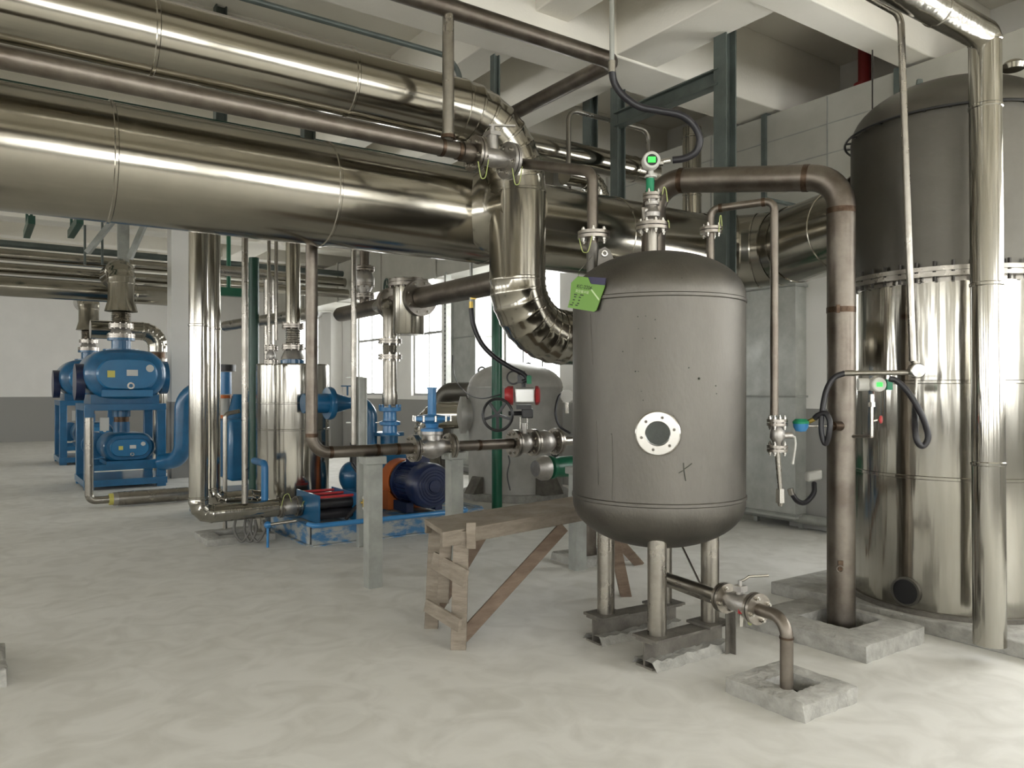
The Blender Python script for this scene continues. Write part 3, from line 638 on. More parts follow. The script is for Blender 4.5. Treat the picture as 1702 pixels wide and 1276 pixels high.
# ------------------------------------------------------------ bench
zb_ = .70; NL = G(740,884,zb_); FL = G(708,863,zb_); NR = NL+(G(967,845,zb_)-NL).normalized()*1.85; FR = FL+(NR-NL)*.99
t = thing('wooden_bench', 'long rough wooden workbench with crossed braces standing behind the tank', 'bench', Vector((NL.x,NL.y,0)))
u = (NR-NL).normalized(); s_ = (FL-NL).normalized()
MB().prism([NL+s_*.05, NR+s_*.05, FR, FL], zb_-.035, zb_-.002).build('top_board', 'wood', t, bevel=.004)
MB().prism([NL-u*.02, NR, NR+s_*.055, NL+s_*.055-u*.02], zb_-.085, zb_).build('front_rail', 'wood', t, bevel=.004)
MB().prism([FL, FR, FR+s_*.04, FL+s_*.04], zb_-.09, zb_-.003).build('back_rail', 'wood', t, bevel=.004)
F1 = G(762,1078); F2 = G(717,1043)
def plank(p, q_, wd, th, nm='leg', m_='wood', up=None):
    return MB().bar(p, q_, wd, th, up or -VD).build(nm, m_, t, bevel=.003)
T1 = NL+u*.13-Z*.04+s_*.02; T2 = FL+u*.08-Z*.04
plank(F1, Vector((T1.x,T1.y,zb_-.01)), .09, .055); plank(F2, Vector((T2.x,T2.y,zb_-.06)), .085, .05)
plank(D(736,1000,4.62), Vector((NL.x,NL.y,zb_-.06))+u*.05+s_*.12, .07, .035)
G1 = G(1040,990); G2 = G(1062,937); plank(G1, NR-u*.35-Z*.05, .08, .06, m_='wood2'); plank(G2, FR-u*.3-Z*.05, .08, .06, m_='wood2')
plank(F1+Z*.06+u*.03, NL+u*1.02-Z*.10-s_*.0, .075, .03, 'brace', 'wood2'); plank(F2+Z*.06, FL+u*.55-Z*.08, .075, .03, 'brace', 'wood2')
plank(D(720,930,4.62), D(775,962,4.36), .10, .02, 'tie_board', up=-VD); plank(D(708,1005,4.6), D(765,1040,4.33), .075, .02, 'tie_board', 'wood', up=-VD)
MB().box(D(783,890,4.45)-Z*.0, (.055,.02,.15), VR).build('end_block', 'wood', t, bevel=.003)
# ------------------------------------------------------------ tower
tc = R3(3.0,5.31,0)
t = thing('scrubber_tower', 'tall wide cylindrical tower at right, polished cladding below and dull steel above', 'tower', tc+Z*.09)
def cc(r0, prof, nm, m_, seg=96, **k): return MB().lathe((tc.x,tc.y,0), Z, prof, seg).build(nm, m_, t, **k)
RT = .62; prof = [(RT,.11)]
for z in (.95,1.55,):
    prof += [(RT,z-.012),(RT+.006,z-.008),(RT+.006,z+.008),(RT,z+.012)]
prof += [(RT,2.17)]
cc(0, prof, 'lower_cladding', 'cladv', ang=30)
cc(0, [(RT-.02,2.1),(RT-.02,2.2),(RT+.045,2.2),(RT+.045,2.225),(RT+.03,2.225),(RT+.03,2.235),(RT+.045,2.235),(RT+.045,2.262),(RT-.02,2.262)], 'body_flange', 'steel')
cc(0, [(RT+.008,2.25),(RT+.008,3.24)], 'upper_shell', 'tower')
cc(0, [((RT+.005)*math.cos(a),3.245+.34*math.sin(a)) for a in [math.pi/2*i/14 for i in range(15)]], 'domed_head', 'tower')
cc(0, [(RT-.05,.09),(RT+.03,.09),(RT+.03,.115),(RT,.115)], 'base_ring', 'rust')
rg = MB(); rg.torus((tc.x,tc.y,3.24), Z, RT+.045, .008, 96, 6)
for i in range(28):
    a = 2*math.pi*i/28; e = Vector((math.cos(a),math.sin(a),0)); rg.bar(tc+Z*3.24+e*(RT), tc+Z*3.24+e*(RT+.05), .012, .012)
rg.build('top_ring', 'black', t)
fb = [(i*2*math.pi/40) for i in range(40)]
for a in fb:
    e = Vector((math.cos(a),math.sin(a),0))
    if e.dot(VD) < .35: MB().cyl(tc+e*(RT+.03)+Z*2.17, tc+e*(RT+.03)+Z*2.295, .011, seg=6).build('flange_bolt', 'blackbolt', t)
e = (PZ(1527,4.95,0)-tc); MB().add([PZ(1527,5.1,3.42)+VR*x+VD*y+Z*z for y in (-.01,.01) for x, z in ((-.04,-.05),(.05,-.05),(.02,.12),(-.01,.12))], [(0,1,2,3),(7,6,5,4),(0,4,5,1),(1,5,6,2),(2,6,7,3),(3,7,4,0)]).build('lifting_lug', 'ggrey', t)
p = PZ(1684,4.9,3.52); MB().lathe(p, Z, [(.06,0),(.07,.03),(.05,.05),(.03,.06),(.0,.062)], 20).build('capped_nozzle', 'clad', t)
hp = tc+(PZ(1477,4.8,0)-tc).normalized()*.618
dn = Vector((hp.x-tc.x,hp.y-tc.y,0)).normalized(); m_ = MB(); m_.lathe(Vector((hp.x,hp.y,.22))-dn*.02, dn, [(.0,.0),(.08,.0),(.08,.028),(.0,.028)], 28); m_.build('access_hole', 'black', t)
MB()._ring(Vector((hp.x,hp.y,.22))+dn*.005, dn, .092, .078, .03, 28).build('hole_rim', 'tower', t)
# far right insulated pipe
a_ = PZ(1645,4.30,.07); b_ = PZ(1637,4.38,EYE+(HY-60)*4.38/F)
pipe('insulated_downpipe', 'polished vertical pipe with a sharp top bend in front of the tower', [a_+Z*.02, b_, b_-X*3.2], .083, 'cladv', .03, seams=1.0, seg=32, n=3, gore=1)
# thin lines to round fitting
p0 = D(1463,2,4.3); p1 = D(1497,25,4.3); p2 = D(1517,600,4.3)
pipe('impulse_tube', 'slim vertical tube crossing in front of the tower down to a round junction fitting', [p0-X*.6, p1, p2], .019, 'steel', .07, seg=14)
t = thing('junction_fitting', 'small round bright conduit junction with horizontal stub pipe in front of the tower', 'fitting', D(1523,616,4.3))
c = D(1523,616,4.3); MB().lathe(c+VD*.03, -VD, [(.03,0),(.042,.01),(.042,.05),(.036,.056),(0,.058)], 24).build('cover', 'bolt', t)
m_ = MB(); m_.cyl(D(1510,619,4.32), D(1418,620,4.42), .014); m_.cyl(D(1420,620,4.42), D(1404,620,4.44), .017); m_.build('stub_pipe', 'steel', t)
m_ = MB(); m_.cyl(c-Z*.04, D(1521,672,4.3), .008); m_.cyl(c+Z*.03, D(1518,600,4.3), .016); m_.build('lower_stub', 'steel', t)
hose('cable_hose', 'black hose looping from the horizontal stub pipe down to the blue transmitter', [D(1404,620,4.44),D(1386,628,4.45),D(1373,650,4.45),D(1366,690,4.44),D(1366,720,4.43),D(1372,737,4.42),D(1378,720,4.4),D(1379,700,4.4),D(1372,687,4.42),D(1360,690,4.45),D(1354,695,4.47)], .0165)
hose('cable_hose', 'black hose hanging in a narrow loop right of the screen transmitter by the tower', [D(1478,629,4.25),D(1492,634,4.24),D(1512,655,4.22),D(1532,690,4.2),D(1542,720,4.2),D(1540,735,4.2),D(1532,741,4.2),D(1524,732,4.2),D(1521,710,4.22),D(1522,674,4.28)], .0165)
t = thing('level_transmitter', 'blue transmitter with green cap held on a rod at the brown riser pipe', 'transmitter', D(1331,708,4.5))
c = D(1331,708,4.5); MB().lathe(c-Z*.035, Z, [(0,0),(.03,.006),(.042,.03),(.044,.05)], 24).build('housing', 'lblue', t); MB().lathe(c+Z*.014, Z, [(.045,0),(.047,.012),(.03,.028),(0,.03)], 12).build('cap', 'tgreen', t)
MB().cyl(c+VR*.04, D(1392,708,4.72), .006).build('rod', 'bolt', t); MB().cyl(D(1383,708,4.7), D(1396,708,4.76), .03).build('socket', 'weld', t); MB().cyl(c+VR*.035+Z*.02, D(1354,696,4.47), .013).build('cable_gland', 'brass', t)
t = thing('display_transmitter', 'grey transmitter with green lit screen on a small valve in front of the tower', 'transmitter', D(1450,720,4.35))
c = D(1455,639,4.35); hd = MB().lathe(c+VD*.05, -VD, [(.03,0),(.036,.01),(.036,.05),(.04,.055),(.04,.095),(.034,.1),(.025,.1),(0,.096)], 24).build('housing', 'white', t)
MB().cyl(c-VD*.045, c-VD*.048, .026).build('dial', 'black', hd); MB().box(c-VD*.05, (.032,.004,.024), VR).build('screen', 'lcd', hd)
MB().cyl(c+VD*.02-VR*.03, c+VD*.03-VR*.085, .036).build('rear_housing', 'white', t); MB().box(c+VR*.075, (.03,.03,.06), VR).build('green_sleeve', 'tgreen', t)
m_ = MB(); m_.cyl(D(1449,655,4.35), D(1449,668,4.35), .014); m_.cyl(D(1449,668,4.35), D(1449,676,4.35), .02, seg=6); m_.cyl(D(1449,676,4.35), D(1449,725,4.35), .01); m_.cyl(D(1449,700,4.35), D(1462,697,4.35), .007); m_.build('valve_stem', 'bolt', t)
c = D(1464,697,4.35); MB().lathe(c-VR*.006, VR*.8-VD*.6, [(.0,0),(.02,.0),(.024,.006),(.02,.012),(0,.012)], 10).build('red_handwheel', 'red', t)
MB().cyl(D(1449,725,4.35), D(1418,725,4.7), .009).build('tapping', 'brown', t)
# little gauge hose and box on the pilaster
t = thing('wall_junction_box', 'crumpled white junction box with short black cable on the wall pilaster', 'junction box', D(1352,790,7.8))
MB().box(D(1352,790,8.05), (.16,.1,.1), (VR+Z*.2).normalized()).build('box', 'white', t, bevel=.02)
hose('cable', None, [D(1353,803,7.9),D(1352,820,7.8),D(1338,835,7.7),D(1325,832,7.65),D(1316,820,7.65)], .026, parent=t); MB().cyl(D(1316,822,7.65), D(1313,812,7.65), .03).build('plug', 'steel', t)
p = PZ(1300,8.3,.1); pipe('floor_pipe', 'low grey pipe lying by the foot of the right wall behind the tank', [p-Y*.5+Z*.02+X*.2, p+Y*1.2+Z*.02+X*.2], .05, 'greypost')
t = thing('fire_pipe', 'dark red pipe with flange above the air duct near the ceiling at right', 'pipe', D(1437,100,7.6))
p = PZ(1437,7.6,0); MB().cyl(Vector((p.x,p.y,4.3)), Vector((p.x,p.y,5.0)), .06).build('pipe_body', 'dred', t); MB().cyl(Vector((p.x,p.y,4.45)), Vector((p.x,p.y,4.5)), .1).build('flange', 'dred', t)
pipe_mb([Vector((p.x,p.y,4.36)), Vector((p.x-.02,p.y+.5,4.36))], .06).build('branch', 'dred', t)
p = PZ(1450,6.4,0); tag(MB().cyl(Vector((p.x,p.y,3.3)), Vector((p.x,p.y,4.42)), .006).build('threaded_rod', 'blackbolt'), 'thin dark threaded rod hanging from the ceiling left of the tower top', 'rod')
# ------------------------------------------------------------ control valve line (PL)
pA = PZ(620,5.92,0); zl = EYE-(748-HY)*5.92/F; LP = Vector((pA.x,pA.y,zl))
def lx(px, dz=0): v = ax(LP,px,X); v.z = zl+dz; return v
t = thing('control_valve_line', 'brown steel pipe on grey stands running through valves towards the tank', 'pipe', lx(620))
v0 = lx(518)
pipe_mb([v0+Z*2.1, v0, lx(690)], .044, .13, seg=28).build('left_pipe', 'brown', t, ang=30)
pipe_mb([lx(750), lx(850)], .044).build('middle_pipe', 'brown', t); pipe_mb([lx(922), lx(1010)], .04).build('right_pipe', 'steel', t)
for p_, a_ in ((v0+Z*.13,Z),(v0+X*.14,X),(lx(626),X),(lx(660),X),(lx(795),X)): MB()._ring(p_,a_,.0465,.04,.028,28).build('weld_bead', 'weld', t)
for px in (688,748,855,886,924): flange(t, lx(px), X, .108 if px < 800 else .118, .045, .02, 8, fine=True)
cv = lx(718); vb = MB(); a_ = lx(688); b_ = lx(748); Lh = (b_-a_).length
vb.lathe(a_, X, [(.046,0),(.05,.05),(.085,Lh*.38),(.095,Lh*.5),(.085,Lh*.62),(.05,Lh-.05),(.046,Lh)], 32); vb.lathe(cv, Z, [(.075,0),(.07,.1),(.085,.105),(.085,.13)], 28); vb.build('globe_body', 'cast', t)
ac = MB(); zz = EYE-(712-HY)*6.15/F; cv2 = Vector((cv.x,cv.y,0))
ac.lathe(cv2+Z*(zl+.13), Z, [(.09,0),(.09,.02),(.05,.03),(.055,.06),(.14,.085),(.148,.09),(.148,.115),(.14,.12),(.035,.135),(.035,.335),(.042,.335),(.042,.35),(0,.35)], 36)
ac.build('diaphragm_actuator', 'lblue', t)
for i in range(10):
    a = 2*math.pi*i/10; e = Vector((math.cos(a),math.sin(a),0)); MB().cyl(cv2+e*.15+Z*(zl+.21), cv2+e*.15+Z*(zl+.255), .011, seg=6).build('actuator_bolt', 'bolt', t)
# ball valve with pneumatic actuator
bv = (lx(855)+lx(886))/2; vb = MB(); Lb = (lx(886)-lx(855)).length
vb.lathe(lx(855), X, [(.05,0),(.055,.03),(.085,Lb*.35),(.088,Lb*.6),(.055,Lb-.03),(.05,Lb)], 28)
Lc = (lx(924)-lx(886)).length; vb.lathe(lx(886), X, [(.05,0),(.06,.02),(.1,Lc*.3),(.105,Lc*.5),(.09,Lc*.7),(.05,Lc-.02)], 28); vb.cyl(bv, bv+Z*.17, .022); vb.build('ball_valve_body', 'cast', t)
d7 = 6.75; act = thing('pneumatic_actuator', 'red and silver valve actuator with black handwheel standing on the ball valve', 'actuator', bv+Z*.15)
ca = D(861,657,d7); ca = Vector((bv.x,bv.y,ca.z)); uu = (X*.95+VR*.3).normalized(); uu = VR
MB().bar(ca-uu*.085, ca+uu*.10, .13, .145).build('cylinder_body', 'alu', act, bevel=.02)
for s, l in ((-1,.075),(1,.04)):
    MB().lathe(ca+uu*(s*(.092 if s < 0 else .10)), uu*s, [(.082,0),(.082,l*.6),(.06,l),(0,l)], 8).build('end_cap', 'red', act)
MB().box(ca-Z*.1, (.13,.11,.04), uu).build('bracket', 'black', act); MB().box(ca-Z*.155+uu*.03, (.1,.09,.08), uu).build('gear_box', 'black', act, bevel=.008); MB().cyl(ca-Z*.155-uu*.02, ca-Z*.155-uu*.13-VD*.03, .02).build('gear_shaft', 'black', act)
for dx in (-.03,.03): MB().cyl(ca-Z*.19+uu*dx, ca-Z*.29+uu*dx, .008).build('yoke_rod', 'bolt', act)
hc = D(827,689,d7-.15); hw = MB(); hx = (VD*.9+VR*.35).normalized(); hw.torus(hc, hx, .135, .013, 32, 8); _, hu, hv = basis(hx)
for i in range(5):
    a = 2*math.pi*i/5+.3; hw.bar(hc, hc+(hu*math.cos(a)+hv*math.sin(a))*.135, .024, .01, hx)
hw.cyl(hc-hx*.012, hc+hx*.02, .02); hw.build('handwheel', 'black', act)
m_ = MB(); m_.cyl(ca+Z*.07, ca+Z*.11, .02); m_.box(ca+Z*.14, (.11,.08,.07), uu); m_.cyl(ca+Z*.19-uu*.02, ca+Z*.21-uu*.02, .03); m_.build('position_box', 'black', act)
m_ = MB(); m_.torus(ca+Z*.155-uu*.09, VD, .055, .007, 24, 6); m_.build('small_handwheel', 'black', act); MB().box(ca+Z*.135+uu*.045-VD*.045, (.04,.02,.07), uu).build('green_terminal', 'tgreen', act)
hose('air_hose', 'black hose curving from the thin hanging conduit to the red and silver actuator', [D(783,512,6.7),D(787,540,6.7),D(800,570,6.7),D(822,593,6.7),D(850,611,6.7),D(868,620,6.7),D(876,630,6.7),D(868,634,6.7)], .021)
t = thing('hanging_conduit', 'thin vertical conduit with brass gland above the black hose left of the big elbow', 'conduit', D(783,512,6.7))
c = D(783,505,6.7); MB().cyl(c, Vector((c.x,c.y,3.6)), .014).build('tube', 'galv', t); m_ = MB(); m_.cyl(c+Z*.02, c-Z*.04, .019); m_.box(c+Z*.055+VR*.02, (.05,.03,.03), VR); m_.build('fitting', 'brass', t)
hose('signal_cable', 'thin black cable sagging from the rear cable tray to the red end of the actuator', [D(752,590,9),D(753,612,9),D(760,636,8.4),D(778,655,7.8),D(800,662,7.2),D(822,658,6.8),D(832,655,6.75)], .006, cat='cable')
c = D(752,612,8.9)
hose('dangling_wire', 'thin black wire dangling below the left flange of the ball valve', [lx(845)-Z*.1, lx(845)-Z*.16+VR*.01, lx(845)-Z*.27-VR*.01, lx(846)-Z*.4+VR*.01], .005, cat='cable')
# supports of that line
def pstand(label, px, d, ztop, base=True, plate=.02):
    p = PZ(px,d,0); t = thing('pipe_stand', label, 'pipe stand', p)
    mb = MB(); wd = .1; mb.box((p.x,p.y,ztop/2), (wd-.02,.012,ztop)); 
    for s in (-1,1): mb.box((p.x+s*wd/2,p.y,ztop/2), (.012,wd,ztop))
    mb.box((p.x,p.y-wd/2+.004,ztop/2), (wd-.012,.01,ztop)); mb.build('upright', 'greypost', t)
    MB().box((p.x,p.y,ztop+.03), (.17,.13,.06)).build('saddle', 'greypost', t, bevel=.006)
    return t
pstand('full height grey steel pipe stand on the open floor left of the bench', 620, 5.92, zl-.105)
pb_ = lx(755); pstand('grey steel pipe stand rising behind the left end of the wooden bench', 755, S_*pb_.x+C_*pb_.y, zl-.105)
pstand('slim grey post behind the bench right end, beside the low rear curb', 960, 6.5, .80)
# brown pipe in rear curb
c = CURBS['rear']; p = c['f']+X*.27+Y*.2
pipe('floor_pipe', 'short brown vertical pipe rising from the rear curb behind the tank left leg', [Vector((p.x,p.y,-.3)), Vector((p.x,p.y,1.1))], .05, 'brown')
# ------------------------------------------------------------ strainer line PB
k0 = D(815,470,6.5); zq = 2.39; KX = k0.x
def ly(px): v = ax(Vector((KX,k0.y,0)),px,Y); return Vector((KX,v.y,zq))
t = thing('strainer_line', 'dark brown pipe with a polished pot strainer, hanging below the main pipe', 'pipe', ly(700))
pipe_mb([ly(848), ly(702)], .10, seg=28).build('near_pipe', 'brown', t); pipe_mb([ly(655), ly(566)], .085, seg=28).build('far_pipe', 'brown', t); MB().sphere(ly(566), .085, .8).build('end_cap', 'brown', t)
flange(t, ly(698), Y, .175, .1, .03, 8, fine=True); flange(t, ly(652), Y, .17, .085, .03, 8)
c = ly(679); MB().lathe(c, Z, [(.15,-.34),(.155,-.33),(.155,.14)], 40).build('strainer_pot', 'clad', t)
m_ = MB(); m_._ring(c+Z*.15, Z, .2, .1, .03, 36); m_.lathe(c+Z*.17, Z, [(.2,0),(.2,.03),(.14,.05),(0,.06)], 36); k = bolts(None,c+Z*.165,Z,.182,12,.012,.09,one=True); m_.add(k.v,k.f); m_.build('lid', 'flange', t)
b0 = ly(648); eb = b0-X*.0; db = S_*b0.x+C_*b0.y
def at(px, py, d): return D(px,py,d)
e1 = ly(626); pb1 = at(648,540,db-.2)
t2 = thing('pump_suction_pipe', 'grey pipe bending down from the strainer line through bellows to the blue pump fittings', 'pipe', at(648,720,db-.2))
cxp = pb1
def Q(py): return Vector((cxp.x,cxp.y,at(648,py,db-.2).z))
pipe_mb([e1, Vector((cxp.x,cxp.y,zq-.02)), Q(565)], .072, .16, seg=24).build('bend', 'steel', t2, ang=30)
m_ = MB(); prof = [(.055,0)]
z0_, z1_ = Q(590).z, Q(572).z
for i in range(7): h0 = (z1_-z0_)*i/7; prof += [(.07,h0),(.08,h0+(z1_-z0_)/14)]
prof += [(.06,z1_-z0_)]; m_.lathe(Q(590), Z, prof, 28); m_.build('bellows', 'bolt', t2)
flange(t2, Q(567), Z, .12, .065, .02, 8, fine=True); flange(t2, Q(593), Z, .12, .065, .02, 8, fine=True)
m_ = MB(); m_.lathe(Q(674), Z, [(.07,0),(.074,.03),(.078,.1),(.07,.16),(.068,Q(596).z-Q(674).z)], 28); m_.build('straight_pipe', 'steel', t2)
m_ = MB(); m_.lathe(Q(722), Z, [(.1,0),(.075,.02),(.07,.09),(.105,.1),(.105,.13),(.07,.14),(.065,.23),(.11,.24),(.11,.275),(.07,.28)], 28); k = bolts(None,Q(677),Z,.1,8,.012,.06,one=True); m_.add(k.v,k.f); m_.build('blue_valve', 'lblue', t2)
MB().bar(Q(702)-VR*.14, Q(700)+VR*.03-VD*.05, .02, .01).build('valve_lever', 'steel', t2)
# upper branch valve
c = ly(606); t = thing('branch_valve', 'flanged globe valve on a short brown vertical pipe left of the pot strainer', 'valve', c)
def U(py): d = S_*c.x+C_*c.y; return Vector((c.x,c.y,EYE-(py-HY)*d/F))
MB().cyl(c, U(395), .055).build('riser', 'brown', t); m_ = MB(); m_.lathe(U(492), Z, [(.06,0),(.065,.05),(.11,.14),(.11,.2),(.065,.3),(.06,U(448).z-U(492).z)], 28); m_.build('valve_body', 'cast', t)
for py in (447,473,492): flange(t, U(py), Z, .11, .055, .018, 8)
c = D(642,478,9.0); t = [o for o in C.objects if o.name.startswith('strainer_line')][0]; hx = (VR*.9+VD*.4).normalized(); m_ = MB(); m_.torus(c, hx, .1, .012, 24, 6); _, hu, hv = basis(hx)
for i in range(3): a = 2*math.pi*i/3; m_.bar(c, c+(hu*math.cos(a)+hv*math.sin(a))*.1, .02, .01, hx)
w_o = m_.build('handwheel', 'dgreen', t); MB().cyl(c, c+VR*.3, .03).build('stem', 'dgreen', w_o)
# ------------------------------------------------------------ green pipe
p = PZ(826,9.8,0); pipe('green_pipe', 'green painted vertical pipe behind the handwheel, in front of the white vessel', [Vector((p.x,p.y,0)), Vector((p.x,p.y,3.3))], .066, 'green')
# white vessel
wc = PZ(857,11.0,0); t = thing('white_vessel', 'large grey-white round-topped vessel standing behind the valve line by the windows', 'vessel', wc)
RW = .665; pr = [(RW,.10),(RW,1.52),(RW+.006,1.53),(RW+.006,1.55),(RW,1.56)]+[(RW*math.cos(a),1.56+.33*math.sin(a)) for a in [math.pi/2*i/12 for i in range(1,13)]]
MB().lathe((wc.x,wc.y,0), Z, pr, 64).build('shell', 'wtank', t); MB().cyl(wc, wc+Z*.1, RW+.08, seg=48).build('plinth', 'conc', t)
for px, s in ((777,1),(900,1),(922,1)):
    p = PZ(px,10.45,0); p = wc+(p-wc).normalized()*(RW+.05); e = (p-wc).normalized(); e.z = 0; m_ = MB(); m_.add([p+e*x+e.cross(Z)*y+Z*z for y in (-.1,.1) for x, z in ((-.08,.1),(.12,.1),(-.02,.32),(-.08,.32))], [(0,1,2,3),(7,6,5,4),(0,4,5,1),(1,5,6,2),(2,6,7,3),(3,7,4,0)]); m_.build('anchor_bracket', 'rust', t)
for px in (801,878): p = PZ(px,10.9,1.83 if px > 850 else 1.77); MB().torus(p, VD, .05, .012).build('lifting_eye', 'black', t)
mh = wc+(PZ(777,10.9,0)-wc).normalized()*(RW+.02); e = (mh-wc).normalized(); mh.z = 1.15; m_ = MB(); m_.lathe(mh-e*.1, e, [(.22,0),(.22,.12),(.26,.12),(.26,.2),(.1,.24),(0,.25)], 36); m_.build('manhole', 'wtank', t)
# insulated pipes behind
p = D(785,651,11.6); q_ = D(735,651,11.9)
pipe('insulated_pipe', 'dull grey thick pipe with rounded end left of the white vessel, under the windows', [p, q_, q_-Z*1.3], .145, 'tower', .2, seg=28)
p = D(775,690,11.2); q_ = D(710,690,11.6)
pipe('insulated_pipe', 'wide crumpled shiny pipe bend between the blue control valve and the white vessel', [p, q_, q_-Z*1.1], .2, 'clad', .3, seg=32, gore=1, n=6)
# green valve right
c = D(925,776,8.8); t = thing('green_valve', 'dark green valve and thick pipe just left of the tank, under the steel valves', 'valve', c)
m_ = MB(); m_.lathe(c-X*.12, X, [(.1,0),(.13,.02),(.13,.06),(.1,.07),(.12,.16),(.12,.9)], 28); m_.build('green_body', 'green', t); pipe_mb([c+X*.75, c+X*1.1, Vector((c.x+1.1,c.y,0))], .115, .15, seg=24).build('down_pipe', 'green', t); MB().lathe(c-X*.2, X, [(.09,-.1),(.14,-.02),(.14,.05),(.1,.06)], 24).build('grey_flange', 'cast', t)
m_ = MB(); hc = c+Z*.17-X*.02; m_.torus(hc, VD, .045, .007); m_.cyl(hc-Z*.06, hc, .01); m_.build('small_handwheel', 'black', t)
t = thing('wall_gauge', 'pale instrument with black cable loop showing at the left side of the tank', 'instrument', D(942,660,7.2))
c = D(942,658,7.2); MB().cyl(c+VD*.04, c-VD*.04, .06).build('gauge_head', 'white', t); MB().cyl(c-Z*.06, c-Z*.16, .02).build('stem', 'steel', t); hose('cable', None, [c-VR*.03+Z*.03, D(928,660,7.15), D(923,685,7.1), D(930,708,7.1), D(948,720,7.1)], .011, parent=t)
# ------------------------------------------------------------ pump skid
SA = G(518,908); SA.z = 0; t = thing('skid_base', 'worn blue and grey steel skid frame on the floor under the dark blue motor', 'skid', SA)
Lx, Ly, hS = ax(SA,800,X).x-SA.x, 1.75, .21
for nm, a_, b_ in (('front_beam',SA,SA+X*Lx),('back_beam',SA+Y*Ly,SA+X*Lx+Y*Ly),('side_beam',SA+Y*.05,SA+Y*(Ly-.05)),('side_beam',SA+X*Lx+Y*.05,SA+X*Lx+Y*(Ly-.05)),('side_beam',SA+X*1.05+Y*.05,SA+X*1.05+Y*(Ly-.05))):
    m_ = MB(); m_.bar(a_+Z*(hS-.006), b_+Z*(hS-.006), .09, .012); m_.bar(a_+Z*.006, b_+Z*.006, .09, .012); m_.bar(a_+Z*hS/2, b_+Z*hS/2, .012, hS-.02); m_.build(nm, 'wornblue', t)
MB().box(SA+X*Lx/2+Y*Ly/2+Z*(hS-.01), (Lx-.1,Ly-.1,.012)).build('deck_plate', 'wornblue', t)
# handrail-like blue tube
a_ = G(524,874,.27); e_ = ax(a_,778,X)
pipe('blue_tube', 'long light blue tube running low along the front of the skid', [a_+Y*.12-X*.02, a_, e_, e_+Y*.3], .024, 'lblue', .06, seg=14)
# motor
mc = PZ(722,7.95,0); zmt = EYE-(808-HY)*7.95/F
t = thing('electric_motor', 'dark navy blue electric motor with round ribbed fan cover on the pump skid', 'motor', mc+Z*.2)
m0 = Vector((mc.x,mc.y,zmt)); MB().lathe(m0, Y, [(.0,-.012),(.06,-.012),(.065,0),(.2,.0),(.225,.03),(.235,.08),(.235,.2),(.2,.205)], 48).build('fan_cover', 'navy', t)
m_ = MB()
for r_ in (.08,.11,.14,.17): m_.torus(m0-Y*.004, Y, r_, .003, 32, 4)
m_.build('fan_grille', 'navy', t)
m_ = MB(); m_.cyl(m0+Y*.2, m0+Y*.54, .19, seg=40)
for i in range(28):
    a = 2*math.pi*i/28; e = X*math.cos(a)+Z*math.sin(a); m_.bar(m0+Y*.22+e*.2, m0+Y*.5+e*.2, .006, .03, e)
m_.cyl(m0+Y*.51, m0+Y*.56, .23, seg=40); m_.build('finned_body', 'navy', t); MB().box(m0+Y*.36+X*.0+Z*.24, (.2,.18,.1)).build('terminal_box', 'navy', t, bevel=.01)
for s in (-1,1): MB().box(m0+Y*.36+X*s*.17-Z*.23, (.08,.3,.1)).build('foot', 'navy', t)
t = thing('coupling_guard', 'orange coupling guard between the navy motor and the blue pump', 'guard', m0+Y*.95)
m_ = MB(); m_.lathe(m0+Y*.60, Y, [(.235,0),(.235,.2),(.22,.2),(.22,0)], 24); m_.build('guard_shell', 'orange', t); m_ = MB(); m_.box(m0+Y*.70-Z*.2, (.46,.2,.2)); m_.build('guard_skirt', 'orange', t)
t = thing('blue_pump', 'blue pump casing behind the brown pipe, coupled to the navy motor', 'pump', m0+Y*1.2)
c = m0+Y*1.05+Z*.05; m_ = MB(); m_.lathe(c-Y*.15, Y, [(.12,-.05),(.2,0),(.27,.06),(.28,.2),(.2,.28),(.1,.3)], 36); m_.build('casing', 'blue', t); MB().cyl(c, c+Z*.45, .1).build('outlet_neck', 'blue', t); MB().cyl(c+Z*.42, c+Z*.46, .17).build('outlet_flange', 'blue', t)
MB().box(c-Z*.3, (.4,.3,.2)).build('pedestal', 'blue', t); MB().cyl(c-Y*.05-X*.32, c-Y*.05-X*.2, .09).build('bearing_cap', 'blue', t)
pump2 = D(575,800,9.2)
# black roller box
bl = G(531,872,.22); br_ = ax(bl,592,X); t = thing('roller_rack', 'blue sided rack holding black cylinders and red rods on the front of the skid', 'rack', bl)
yy = (ax(Vector((bl.x,bl.y,0)),494,Y)-Vector((bl.x,bl.y,0))).length; yy = min(max(yy,.3),.75)
for nm, b0_ in (('left_plate',bl),('right_plate',br_)): MB().box(Vector((b0_.x,b0_.y+yy/2,.22+.14)), (.015,yy,.27)).build(nm, 'blue', t)
for i in range(3):
    y_ = bl.y+.1+(yy-.2)*i/2
    for z_ in (.30,.40): MB().cyl(Vector((bl.x,y_,z_)), Vector((br_.x,y_,z_)), .05).build('black_roller', 'rubber', t)
for y_ in (.06,yy/2,yy-.06): MB().cyl(Vector((bl.x,bl.y+y_,.47)), Vector((br_.x,bl.y+y_,.47)), .014).build('red_rod', 'red', t)
hose('cable', None, [Vector((bl.x+.25,bl.y-.03,.25)), Vector((bl.x+.35,bl.y-.02,.35)), Vector((bl.x+.5,bl.y-.0,.5)), D(585,770,7.7)], .018, parent=t)
